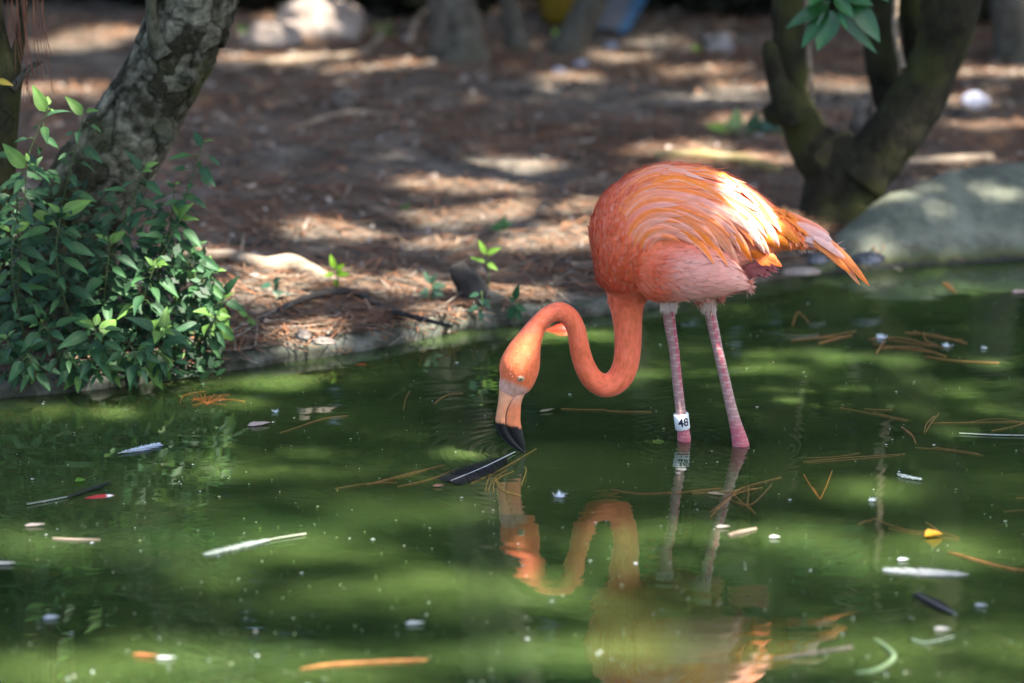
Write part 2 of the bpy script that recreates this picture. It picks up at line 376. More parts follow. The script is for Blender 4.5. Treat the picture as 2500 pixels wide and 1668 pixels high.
# ------------------------------------------------------------------ litter on the bank (uncountable)
def litter():
    n = 60000
    x = RNG.uniform(-1.9, 2.1, n); t = RNG.uniform(.0, 1, n)**1.35*3.3; y = bank_y(x)+.012+t
    ln = RNG.uniform(.05, .15, n); wd = RNG.uniform(.0009, .0018, n)
    clump = np.array([noise.noise(Vector((a*1.6, b*2.6, 0))) for a, b in zip(x, y)])
    keep = RNG.uniform(-.45, .45, n) < clump+.05; x, y, ln, wd, clump = [q[keep] for q in (x, y, ln, wd, clump)]; n = len(x)
    a = RNG.uniform(0, math.pi, n); a = np.where(RNG.uniform(0, 1, n) < .45, RNG.normal(0, .4, n), a)
    dx, dy = np.cos(a)*ln/2, np.sin(a)*ln/2; px, py = -np.sin(a)*wd, np.cos(a)*wd
    z0 = gz(x, y)+RNG.uniform(.003, .012, n)
    tz = RNG.normal(0, .006, n)
    V = np.empty((n, 4, 3))
    for k, (s, q) in enumerate(((-1, -1), (1, -1), (1, 1), (-1, 1))):
        V[:, k, 0] = x+s*dx+q*px; V[:, k, 1] = y+s*dy+q*py; V[:, k, 2] = z0+s*tz
    pal = np.array([(.21, .092, .044), (.155, .082, .046), (.12, .08, .053), (.23, .16, .10), (.23, .20, .16), (.065, .047, .034)])
    C = pal[RNG.choice(6, n, p=[.26, .24, .2, .12, .1, .08])]*RNG.uniform(.7, 1.25, (n, 1))
    o = obj('pine_needle_litter', V.reshape(-1, 3), np.arange(n*4).reshape(-1, 4), M['litter'], cols=np.repeat(C, 4, 0), smooth=False)
    tag(o, kind='stuff', label='reddish brown dry pine needles covering the bank', cat='needles')
    n = 4200
    x = RNG.uniform(-1.9, 2.1, n); y = bank_y(x)+.07+RNG.uniform(0, 3.2, n); r = RNG.uniform(.004, .017, n)
    V = np.empty((n, 4, 3)); a = RNG.uniform(0, 6.28, n); z = gz(x, y)+.008
    for k in range(4):
        q = a+k*math.pi/2; e = np.where(k % 2, .5, 1.0)*r
        V[:, k, 0] = x+np.cos(q)*e; V[:, k, 1] = y+np.sin(q)*e; V[:, k, 2] = z+RNG.uniform(-.004, .008, n)
    pal = np.array([(.25, .20, .155), (.20, .135, .085), (.30, .26, .22), (.28, .15, .08), (.06, .045, .035)])
    C = pal[RNG.choice(5, n, p=[.3, .25, .2, .1, .15])]*RNG.uniform(.7, 1.2, (n, 1))
    o = obj('leaf_litter', V.reshape(-1, 3), np.arange(n*4).reshape(-1, 4), M['litter'], cols=np.repeat(C, 4, 0), smooth=False)
    tag(o, kind='stuff', label='small dead leaf flakes scattered over the bank', cat='leaf litter')
litter()

# ------------------------------------------------------------------ trees
def bark_disp(seed, big=.10, fine=.05, plate=0):
    def f(p, r):
        q = p*9+Vector((seed, 0, 0))
        d = noise.noise(p*5+Vector((seed, 3, 0)))*big*r + noise.noise(q*3)*fine*r
        if plate:
            w = p+Vector((noise.noise(p*20), noise.noise(p*20+Vector((5, 0, 0))), noise.noise(p*20+Vector((0, 9, 0)))))*.012
            dd, _ = noise.voronoi(Vector((w.x, w.y, w.z*.6))*20)
            d += .0035*noise.fractal(p*38, 1.0, 2.1, 4)
            e = min(1, (dd[1]-dd[0])/.13); d += -(1-e)**1.5*plate*max(0, min(1, .45+1.8*noise.noise(p*11))) + .25*plate*noise.noise(p*70)
        return d
    return f
def limb(name, stations, Y, mat, parent, k=6, n=20, disp=None):
    pts, rad, (V, F) = tube_px(stations, Y, k, n, disp); return obj(name, V, F, mat, parent)
def limb_world(name, pts, rad, mat, parent, n=12, disp=None):
    S = catmull([tuple(p)+(r,) for p, r in zip(pts, rad)], 5)
    V, F = tube(S[:, :3], S[:, 3], n, disp); return obj(name, V, F, mat, parent)

M['bark_plate'] = vcol_mat('flaking_bark_plates', rough=.9, spec=.12, var=.5, scale=70, bump=.004, bscale=160)
def plate_trunk(name, st, Y, parent):
    S = catmull(st, 26); pts = [at_y(a[0], a[1], Y) for a in S]; rad = [a[2]*mpp(p) for a, p in zip(S, pts)]; n = 190
    V, F = tube(pts, rad, n); C = []; out = []; m = len(pts)
    for q, v in enumerate(V):
        i = q//n; c = pts[i]; d = (v-c).normalized(); r = rad[i]
        w = v+Vector((noise.noise(v*14), noise.noise(v*14+Vector((5, 0, 0))), noise.noise(v*14+Vector((0, 9, 0)))))*.022+Vector((noise.noise(v*60), noise.noise(v*60+Vector((3, 1, 0))), noise.noise(v*60+Vector((0, 4, 2)))))*.006
        dd, pp = noise.voronoi(Vector((w.x, w.y, w.z*.62))*24)
        hsh = noise.cell(pp[0]*7.3); h2 = noise.cell(pp[0]*3.1+Vector((4, 4, 4)))
        e = min(1, (dd[1]-dd[0])/.10); big = noise.noise(v*6+Vector((3, 0, 0))); md = noise.noise(v*19)
        k = max(0, min(1, .75+1.1*md))
        x = noise.noise(v*5)*.14*r + (hsh-.5)*.0050*k - (1-e)*.0038*k + .0016*noise.noise(v*80)+.0008*noise.noise(v*170)
        out.append(v+d*x)
        pale = max(0, min(1, .42+.32*(h2-.5)+.28*big+.45*noise.noise(v*38)+.25*noise.noise(v*90)))
        col = Vector((.022, .021, .012)).lerp(Vector((.235, .228, .168)), pale); col = col.lerp(Vector((.04, .045, .015)), max(0, min(.7, 1.4*noise.noise(v*8+Vector((9, 2, 0))))))
        C.append(tuple(col*(1-.82*(1-e)*k)))
    return obj(name, out, F, M['bark_plate'], parent, cols=C)
TREES = {}
# big leaning tree on the left
YL = .62
lt = empty('leaning_tree', G(150, 800), 'thick leaning trunk with flaking grey bark behind the leafy weeds', 'tree'); TREES['lt'] = lt
plate_trunk('trunk', [(95, 800, 150), (130, 690, 132), (165, 600, 120), (205, 500, 114), (262, 400, 110), (335, 285, 103), (390, 190, 104), (448, 80, 106), (470, 0, 106), (490, -120, 102), (500, -300, 98)], YL, lt)
limb('branch', [(400, 135, 34), (382, 100, 24), (373, 60, 16), (370, 20, 14), (366, -60, 13), (360, -300, 11)], YL-.06, M['bark_pale'], lt, k=8, n=20, disp=bark_disp(5, .15, .08))
pT = at_y(500, -300, YL)
limb_world('upper_trunk', [pT-Vector((0, 0, .05)), pT+Vector((.02, .05, .6)), pT+Vector((.4, .0, 2.2)), pT+Vector((1.5, -.3, 4.3))], [.07, .062, .05, .03], M['bark_pale'], lt)
def knot(px, py, r, Y):                                # burls on the trunk
    c = at_y(px, py, Y); V = []; F = []
    bm = bmesh.new(); bmesh.ops.create_icosphere(bm, subdivisions=4, radius=r)
    for v in bm.verts:
        v.co *= 1+.35*noise.noise(v.co*60)+.2*noise.noise(v.co*140); v.co.y *= .6; v.co += c
    V = [v.co.copy() for v in bm.verts]; F = [[w.index for w in f.verts] for f in bm.faces]; bm.free()
    return V, F
for a in ((392, 128, .030, YL-.05), (455, 175, .022, YL-.052), (400, 318, .024, YL-.055)):
    V, F = knot(*a); obj('burl', V, F, M['bark_pale'], lt)

# thin stem at the left edge
YS = .50
ls = empty('thin_stem_tree', G(-5, 800), 'thin dark forked stem at the very left edge of the view', 'tree'); TREES['ls'] = ls
limb('trunk', [(-12, 840, 36), (-8, 600, 36), (0, 470, 34), (10, 330, 33), (16, 230, 34), (18, 180, 34), (8, 120, 18), (-4, 40, 14), (-8, -60, 13), (-20, -400, 12)], YS, M['bark_dark'], ls, k=8, n=24, disp=bark_disp(8, .12, .08))
limb('branch', [(22, 190, 26), (36, 150, 17), (50, 90, 13), (56, 30, 11), (62, -50, 10), (80, -400, 8)], YS, M['bark_dark'], ls, k=6, n=16, disp=bark_disp(9))
limb('branch', [(30, 215, 12), (55, 185, 9), (75, 165, 8), (103, 147, 6)], YS-.02, M['bark_far'], ls, k=5, n=12, disp=bark_disp(10, .3, .2))

# right forked tree
base_r = G(2070, 535); YR = base_r.y
rt = empty('forked_tree', base_r, 'dark mossy tree forking low into a V behind the flamingo tail', 'tree'); TREES['rt'] = rt
BD = M['bark_dark']
limb('trunk', [(2062, 590, 135), (2066, 540, 112), (2070, 490, 104), (2072, 430, 100), (2078, 395, 92), (2110, 375, 78)], YR, BD, rt, k=10, n=48, disp=bark_disp(12, .22, .08))
limb('limb', [(2050, 440, 78), (2010, 400, 66), (1975, 345, 58), (1945, 285, 50), (1928, 230, 45), (1926, 150, 44), (1927, 80, 43), (1923, 0, 42), (1920, -150, 40), (1930, -600, 36)], YR, BD, rt, k=8, n=36, disp=bark_disp(13, .2, .08))
limb('limb', [(2090, 430, 80), (2150, 358, 75), (2200, 295, 72), (2246, 225, 70), (2290, 140, 64), (2312, 60, 65), (2324, 0, 66), (2335, -120, 62), (2360, -500, 55)], YR-.02, BD, rt, k=8, n=36, disp=bark_disp(14, .2, .08))
limb('limb', [(2190, 300, 40), (2172, 240, 42), (2160, 190, 42), (2150, 110, 40), (2146, 0, 37), (2140, -200, 34), (2130, -600, 30)], YR+.08, BD, rt, k=8, n=28, disp=bark_disp(15, .15, .08))
limb('limb', [(2225, 190, 30), (2230, 130, 30), (2228, 70, 28), (2222, 0, 28), (2215, -200, 26)], YR+.12, BD, rt, k=6, n=20, disp=bark_disp(16, .15, .08))
limb('broken_stub', [(1950, 290, 40), (1920, 250, 34), (1900, 200, 26), (1886, 155, 20), (1878, 118, 17), (1876, 100, 9)], YR-.05, BD, rt, k=8, n=24, disp=bark_disp(17, .35, .2))
V, F = knot(1892, 278, .022, YR-.04); obj('burl', V, F, BD, rt)
limb('dead_stub', [(2130, 350, 24), (2105, 300, 22), (2112, 255, 16), (2118, 228, 7)], YR+.02, M['twig'], rt, k=6, n=18, disp=bark_disp(18, .5, .4))
limb('dead_stub', [(2060, 350, 12), (2085, 300, 10), (2108, 262, 7)], YR+.05, M['twig'], rt, k=6, n=12, disp=bark_disp(19, .5, .4))
limb('pale_shoot', [(2205, 165, 8), (2194, 120, 9), (2186, 80, 8), (2186, 30, 8), (2190, -60, 7), (2200, -300, 6)], YR-.03, M['pale_wood'], rt, k=5, n=10)
limb('pale_shoot', [(1986, 300, 7), (1982, 230, 7), (1975, 150, 8), (1970, 60, 7), (1968, -60, 7)], YR+.06, M['pale_wood'], rt, k=5, n=10)

# far trunks
def far_tree(px, py, st, label, dY=0, mat='bark_far', seed=0):
    p = G(px, py); t = empty('background_tree', p, label, 'tree', None)
    limb('trunk', st, p.y+dY, M[mat], t, k=6, n=28, disp=bark_disp(20+seed, .2, .08)); return t
TREES['b1'] = far_tree(1120, 150, [(1125, 185, 92), (1122, 150, 78), (1116, 100, 68), (1108, 50, 62), (1100, 0, 60), (1090, -80, 58), (1075, -500, 52)], 'thick grey trunk, widest of the blurred trees at the top', seed=1)
TREES['b2'] = far_tree(1258, 118, [(1262, 140, 40), (1262, 105, 34), (1258, 70, 26), (1248, 30, 22), (1238, -10, 21), (1215, -120, 19), (1150, -500, 16)], 'slim grey trunk beside the thickest background trunk', seed=2)
TREES['b3'] = far_tree(1375, 128, [(1365, 160, 50), (1378, 125, 42), (1405, 80, 36), (1432, 30, 36), (1446, 0, 36), (1480, -100, 34), (1600, -600, 30)], 'leaning dark trunk crossing in front of the blue edged panel', seed=3)
TREES['b4'] = far_tree(2480, 150, [(2490, 185, 95), (2488, 150, 75), (2484, 90, 66), (2480, 30, 62), (2478, -60, 60), (2470, -500, 55)], 'brown trunk at the top right corner behind the forked tree', seed=4)

# leafy twig hanging in front of the forked tree
def leaf_mesh(name, L, W, mat, c0, c1, fold=.25, droop=.25, tipk=1.0, n=7):
    """leaf along +Y, normal +Z"""
    V = []; C = []
    for i in range(n+1):
        t = i/n; w = W*.5*(math.sin(math.pi*min(1, t**.75*1.0))**.8)*(1-.25*t*tipk) if 0 < t < 1 else .0006
        z = -droop*L*t*t; s = .5-.5*math.cos(t*math.pi)
        for u in (-1, -.5, 0, .5, 1):
            V.append((u*w, t*L, z+abs(u)*w*fold+.02*W*math.sin(t*14+u*3)))
            k = .82 if u == 0 else 1.0
            C.append(tuple((a*(1-s)+b*s)*(1.25 if u == 0 else 1) for a, b in zip(c0, c1)))
    return make_mesh(name, V, [f for f in grid_faces(n+1, 5)], mat, C)
def orient(pos, direc, nrm, sc=1.0):
    y = Vector(direc).normalized(); z = Vector(nrm); z = (z-y*z.dot(y)); z = z.normalized() if z.length > 1e-5 else y.orthogonal().normalized()
    x = y.cross(z); m = Matrix((x, y, z)).transposed().to_4x4()
    return Matrix.Translation(pos) @ m @ Matrix.Scale(sc, 4)
def child_inst(name, me, mw, parent):
    o = bpy.data.objects.new(name, me); COL.objects.link(o); o.parent = parent
    o.matrix_local = Matrix.Translation(-parent_origin(parent)) @ mw; return o
M['glossleaf'] = vcol_mat('glossy_green_leaf', rough=.3, spec=.5, var=.12, scale=20, trans=.2)
YT = YR-.42
pts, rad, (V, F) = tube_px([(2215, -160, 8), (2150, -90, 7), (2095, -45, 6), (2052, 8, 5), (2046, 22, 4)], YT, 5, 8)
tw = obj('leafy_twig', V, F, M['twig'], rt)
J0 = at_y(2215, -160, YT)
limb_world('twig_branch', [at_y(2335, -120, YR), at_y(2300, -200, YR-.2), J0], [.014, .009, .006], M['twig'], rt, n=8)
for (x0, y0, x1, y1, wpx, tint) in ((2028, 4, 1919, 63, 44, .7), (2022, 20, 1955, 112, 48, .8), (2037, 25, 1996, 122, 62, 1.0), (2046, 30, 2142, 128, 34, .85), (2085, 10, 2151, 99, 58, 1.0), (2040, -10, 2083, 40, 40, 1.25), (2060, -20, 2130, 10, 44, 1.0), (2010, -25, 1975, 12, 40, 1.0), (2046, 28, 2068, 72, 16, 1.8), (2110, -50, 2170, 0, 45, 1.0)):
    a = at_y(x0, y0, YT); b = at_y(x1, y1, YT-.03); L_ = (b-a).length
    me = leaf_mesh('leaf', L_, wpx*mpp(a), M['glossleaf'], (.012*tint, .065*tint, .012*tint), (.02*tint, .11*tint, .022*tint), .18, .12)
    child_inst('leaf', me, orient(a, b-a, Vector((random.uniform(-.35, .35), -.8, .55))), tw)

# hanging dry needles, upper left
hn = empty('hanging_needle_tuft', at_y(95, 0, .45), 'reddish dry pine needles hanging beside the thin left stem', 'pine needles')
for i in range(26):
    x0 = random.uniform(18, 108); y0 = random.uniform(-60, 20); L_ = random.uniform(110, 270); x1 = x0+random.uniform(-6, 34)
    if i > 20: x0 = random.uniform(60, 80); y0 = 180; x1 = x0+random.uniform(-15, 30); L_ = 70
    P_ = catmull([(x0, y0), ((x0+x1)/2-4, y0+L_*.5), (x1, y0+L_)], 4); pp = [at_y(a, b, .45+random.uniform(-.01, .01)) for a, b in P_]
    V, F = tube(pp, [.0007]*len(pp), 3); obj('needle', V, F, M['litter'], hn, cols=[(.14, .06, .035)]*len(V))

# ------------------------------------------------------------------ unseen canopy overhead, leaves cut away to place the sun patches
SPOTS = []                                             # (point on a lit surface, radius x, radius y, openness)
def spot(px, py, rx, ry, op=1.0): SPOTS.append((G(px, py) if py < np.interp(px, [p[0] for p in BANK_PX], [p[1] for p in BANK_PX]) else at_z(px, py, 0), rx, ry, op))
for s in [(740, 55, 0.098, 0.070), (630, 95, 0.053, 0.020), (270, 85, 0.098, 0.040), (200, 110, 0.075, 0.020), (110, 225, 0.090, 0.040), (650, 150, 0.112, 0.020), (780, 140, 0.075, 0.010), (930, 165, 0.112, 0.010),
          (1400, 195, 0.053, 0.010), (1340, 110, 0.038, 0.010), (1510, 145, 0.045, 0.010), (1600, 103, 0.045, 0.005), (1720, 180, 0.090, 0.005), (1860, 215, 0.090, 0.010), (2010, 208, 0.098, 0.010), (1750, 235, 0.075, 0.005),
          (2330, 180, 0.075, 0.010), (2440, 180, 0.098, 0.020), (2300, 250, 0.075, 0.010), (1640, 372, 0.096, 0.008), (1790, 392, 0.128, 0.018), (2230, 405, 0.096, -0.022), (2380, 397, 0.048, -0.022), (2420, 310, 0.096, 0.008),
          (800, 565, 0.088, 0.028), (1090, 455, 0.088, 0.018), (1250, 460, 0.056, 0.008), (1130, 535, 0.096, 0.018), (1340, 510, 0.104, 0.028), (1390, 600, 0.080, 0.018), (1060, 600, 0.048, 0.008), (1800, 300, 0.040, 0.018), (1250, 400, 0.080, 0.008),
          (640, 715, 0.064, 0.028), (700, 672, 0.096, 0.018), (800, 690, 0.064, 0.018), (1010, 705, 0.080, 0.018), (1240, 720, 0.040, 0.008), (1440, 735, 0.080, 0.018), (1330, 590, 0.064, 0.018), (1430, 560, 0.064, 0.018), (480, 620, 0.040, 0.008), (1920, 555, 0.048, 0.018), (1880, 500, 0.048, 0.018),
          (2235, 545, -.01, -.01), (2135, 552, -.01, -.015), (2370, 540, -.012, .0), (2470, 480, .0, -.01),
          # water
          (360, 985, .18, .01, .7), (640, 928, .18, .01, .8), (90, 1000, .05, .01, .5), (1200, 830, .04, .01, .5), (2080, 900, .36, .10, 0.66), (2250, 990, .3, .10, 0.56), (1800, 985, .15, .05, 0.56), (2200, 668, .10, .01, .45), (2280, 695, .22, .02, .65), (1850, 815, .06, .01, .3),
          (2100, 1180, .35, .06, 0.47), (640, 1125, .16, .03, .8), (200, 1450, .24, .03, .6), (900, 1190, .15, .02, .5), (660, 1255, .28, .035, 0.66), (380, 1330, .30, .05, .85), (950, 1380, .30, .035, 0.66), (820, 1310, .15, .03, 0.56), (1250, 1460, .34, .045, 0.70), (1560, 1330, .16, .05, 0.66),
          (2000, 1330, .38, .08, 0.61), (2300, 1330, .2, .06, 0.56), (520, 1640, .3, .06, .85), (1150, 1590, .28, .04, 0.56), (1560, 1600, .2, .05, 0.66), (2050, 1560, .26, .05, 0.56), (2350, 1600, .18, .08, 0.56), (150, 1600, .2, .05, 0.47), (850, 1500, .18, .03, 0.38), (2000, 1420, .25, .05, 0.47)]:
    spot(*s)
FY = 0.0; BIRDSPOTS = []
for (px, py, y, r) in [(1770, 428, -.03, -.004), (1805, 448, -.04, .012), (1838, 480, -.05, .02), (1862, 525, -.06, .02), (1876, 572, -.06, .012), (1885, 605, -.06, -.004), (1294, 798, -.10, .018), (1310, 774, -.095, .012), (1525, 905, -.03, -.006), (2060, 640, -.02, -.006), (1890, 645, -.05, -.006), (1230, 1000, -.09, -.012), (1180, 610, .62, .035), (822, 655, .5, .03), (765, 62, G(775, 95).y, .05), (650, 95, G(665, 112).y, .01), (500, 690, .45, .03), (390, 810, .38, .03), (60, 400, .4, .025), (255, 830, .35, .02)]:
    (BIRDSPOTS if y < .05 else SPOTS).append((at_y(px, py, y), r, r, 1.0))
SHADY = [(1480, 560, -.05, .07), (1540, 470, -.05, .08), (1540, 600, -.06, .09), (1620, 440, -.03, .08), (1620, 540, -.08, .09), (1620, 660, -.09, .09), (1700, 500, -.07, .08), (1700, 620, -.09, .09), (1760, 640, -.09, .08), (1740, 440, -.03, .05), (1530, 760, -.02, .08), (1530, 850, -.03, .08), (1480, 940, -.04, .08), (1420, 860, -.06, .07), (1370, 765, -.09, .05), (1265, 900, -.1, .06), (1240, 1020, -.08, .06), (1640, 850, 0, .07), (1750, 850, 0, .07), (1660, 980, 0, .07), (1780, 980, 0, .07)]
def canopy():
    n = 70000; gx = RNG.uniform(-2.9, 3.1, n); gy = RNG.uniform(-1.9, 4.3, n); z = np.where(gy < -.13, RNG.uniform(9.5, 12.5, n), RNG.uniform(5.0, 6.8, n))  # leaves over the water hung higher to soften its sun patches
    ln = RNG.uniform(.08, .13, n); wd = ln*RNG.uniform(.42, .6, n)
    bird = (gx > -.12) & (gx < .62) & (gy > -.16) & (gy < .3)
    n2 = 7000; gx = np.concatenate([gx, RNG.uniform(-.12, .62, n2)]); gy = np.concatenate([gy, RNG.uniform(-.16, .3, n2)])  # extra low leaves added to sharpen sun and shade on the bird
    z = np.concatenate([z, RNG.uniform(2.5, 3.1, n2)]); ln = np.concatenate([ln, RNG.uniform(.04, .07, n2)]); wd = np.concatenate([wd, ln[-n2:]*.5])
    z[:n] = np.where(bird, RNG.uniform(2.5, 3.1, n), z[:n]); ln[:n] = np.where(bird, ln[:n]*.6, ln[:n]); wd[:n] = np.where(bird, wd[:n]*.6, wd[:n]); n += n2
    s = np.array(SUN)
    def clear(spots, keep, mg=.05):
        for p, rx, ry, op in spots:
            q = p - SUN*(p.z/SUN.z)                    # foot of the sun ray through the spot
            d = ((gx-q.x)/(rx+mg))**2+((gy-q.y)/(ry+mg))**2
            keep &= ~((d < 1) & (RNG.uniform(0, 1, n) < op))
        return keep
    keep = clear(SPOTS, ~((gy > bank_y(gx)+.1) & (RNG.uniform(0, 1, n) < .14)))
    for px, py, y, r in SHADY:                         # leaves kept along the sun rays to hold the bird in shade
        p = at_y(px, py, y); q = p - SUN*(p.z/SUN.z); keep |= (gx-q.x)**2+(gy-q.y)**2 < r*r
    keep = clear(BIRDSPOTS, keep, .03)
    gx, gy, z, ln, wd = [a[keep] for a in (gx, gy, z, ln, wd)]; n = len(gx)
    P = np.stack([gx+s[0]/s[2]*z, gy+s[1]/s[2]*z, z], 1)
    az = RNG.uniform(0, 6.283, n); nz = np.stack([RNG.normal(0, .35, n)+.2, RNG.normal(0, .35, n), np.ones(n)], 1); nz /= np.linalg.norm(nz, axis=1)[:, None]
    d = np.stack([np.cos(az), np.sin(az), np.zeros(n)], 1); d -= nz*(d*nz).sum(1)[:, None]; d /= np.linalg.norm(d, axis=1)[:, None]
    sd = np.cross(nz, d)
    V = np.stack([P-d*ln[:, None]/2, P+sd*wd[:, None]/2, P+d*ln[:, None]/2, P-sd*wd[:, None]/2], 1)
    C = np.array([(.045, .10, .022)])*RNG.uniform(.6, 1.5, (n, 1))
    anchors = {'lt': (1.2, -.6), 'rt': (3.4, -.4), 'b1': (1.2, 2.0), 'b4': (4.4, 2.2)}
    ks = list(anchors); A = np.array([anchors[k] for k in ks])
    own = ((P[:, None, :2]-A[None])**2).sum(2).argmin(1)
    for i, k in enumerate(ks):
        m = own == i; Vi = V[m].reshape(-1, 3)
        obj('crown', Vi, np.arange(len(Vi)).reshape(-1, 4), M['canopy'], TREES[k], cols=np.repeat(C[m], 4, 0), smooth=False)
canopy()
# upper limbs that carry the crowns
for key, px, py, Y, tops in (('rt', 2360, -500, YR-.02, [(2.6, .1, 5.2), (3.6, .6, 5.4)]), ('rt', 1930, -600, YR, [(2.0, 1.2, 5.2)]), ('b1', 1075, -500, None, [(1.4, 2.2, 5.4), (.6, 1.4, 5.0)]), ('b4', 2470, -500, None, [(4.4, 2.2, 5.4)]), ('b3', 1600, -600, None, [(3.0, 2.0, 5.2)]), ('b2', 1150, -500, None, [(.4, 2.9, 5.0)])):
    Y = TREES[key].location.y if Y is None else Y; a = at_y(px, py, Y)
    for t in tops:
        b = Vector(t); m_ = (a+b)/2+Vector((-.08, .05, .1)); limb_world('upper_limb', [a-Vector((0, 0, .06)), m_, b], [.034, .028, .014], M['bark_far'], TREES[key], n=10)

# hedge closing the back, deep shade put into its near-black leaf colour
def hedge():
    org = G(1250, 45); h = empty('hedge', org, 'dark dense hedge in deep shade along the top of the view', 'hedge')
    n = 60000; x = RNG.uniform(-2.8, 3.0, n); Yb = org.y+.12; y = Yb+RNG.uniform(0, .5, n)**1.2; z = .1+RNG.uniform(0, 1, n)*2.3
    y += .10*np.sin(x*4+z*2)+.08*np.sin(x*9.1)
    ln = RNG.uniform(.07, .13, n); nr = RNG.normal(0, 1, (n, 3))+np.array([0, -.5, .3]); nr /= np.linalg.norm(nr, axis=1)[:, None]
    d = RNG.normal(0, 1, (n, 3)); d -= nr*(d*nr).sum(1)[:, None]; d /= np.linalg.norm(d, axis=1)[:, None]; sd = np.cross(nr, d)
    P = np.stack([x, y, z], 1); l = ln[:, None]
    V = np.stack([P-d*l/2, P+sd*l*.26, P+d*l/2, P-sd*l*.26], 1).reshape(-1, 3)
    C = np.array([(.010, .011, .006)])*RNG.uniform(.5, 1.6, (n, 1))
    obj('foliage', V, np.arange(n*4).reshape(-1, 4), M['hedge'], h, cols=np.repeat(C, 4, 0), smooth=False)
    for i in range(16):
        xx = -2.6+i*.36+random.uniform(-.1, .1); b = Vector((xx, Yb+.3, .08))
        limb_world('stem', [b, b+Vector((random.uniform(-.1, .1), 0, .8)), b+Vector((random.uniform(-.2, .2), .05, 2.2))], [.022, .018, .008], M['stone_dark'], h, n=8)
hedge()

# ------------------------------------------------------------------ weeds at the left bank
LEAFV = []
for i in range(7):
    k = RNG.uniform(.75, 1.25)
    c = [(.022, .074, .026), (.030, .088, .030), (.036, .10, .034), (.045, .115, .034), (.026, .078, .032), (.020, .062, .025), (.10, .20, .04)][i]
    LEAFV.append(leaf_mesh('weed_leaf_mesh', .037, .0165*RNG.uniform(.85, 1.2), M['leaf'], tuple(a*.9 for a in c), tuple(a*1.1 for a in c), .22+.2*random.random(), .15+.3*random.random()))
def weed(root, tip, label, nl=20, Yr=.42, Yt=.36, bend=(0, 0), size=1.0, bright=0):
    r = G(root[0], root[1]) if Yr is None else at_y(root[0], root[1], Yr)
    t = at_y(tip[0], tip[1], Yt)
    gzr = float(gz(r.x, max(r.y, bank_y(r.x)+.05))); 
    e = empty('leafy_weed', r, label, 'plant', 'leafy green weeds on the left bank')
    mid = (r+t)/2+Vector((bend[0]*.00067, -.03, bend[1]*.00067+.02))
    S = catmull([tuple(r), tuple(mid), tuple(t)], 12)
    V, F = tube(S, list(np.linspace(.0021, .0009, len(S))), 5)
    obj('stem', V, F, M['stem'], e, cols=[(.05, .07, .025)]*len(V))
    for i in range(nl):
        u = .06+.94*(i/(nl-1))**.8; f = u*(len(S)-1); k = min(int(f), len(S)-2); p = Vector(S[k]+(S[k+1]-S[k])*(f-k)); T = Vector(S[k+1]-S[k]).normalized()
        a = i*2.4+random.uniform(-.4, .4); side = T.orthogonal().normalized(); side = Matrix.Rotation(a, 3, T) @ side
        top = u > .9
        dr = (side*1.0+T*(.9 if top else .15)+Vector((0, -.25, -.35 if not top else .0))).normalized()
        pet = p+dr*(.004 if top else .016)
        if not top:
            V, F = tube([p, (p+pet)/2+Vector((0, 0, .002)), pet], [.0006]*3, 3); obj('leaf_stalk', V, F, M['stem'], e, cols=[(.06, .11, .03)]*len(V))
        nr = Vector((random.uniform(-.5, .5), -.55+random.uniform(-.4, .3), .8))
        sc = size*random.uniform(.5, 1.2)*(.6 if u > .95 else 1)
        me = LEAFV[6] if (u > .93 or random.random() < bright) else LEAFV[random.randrange(6)]
        child_inst('leaf', me, orient(pet, dr, nr, sc), e)
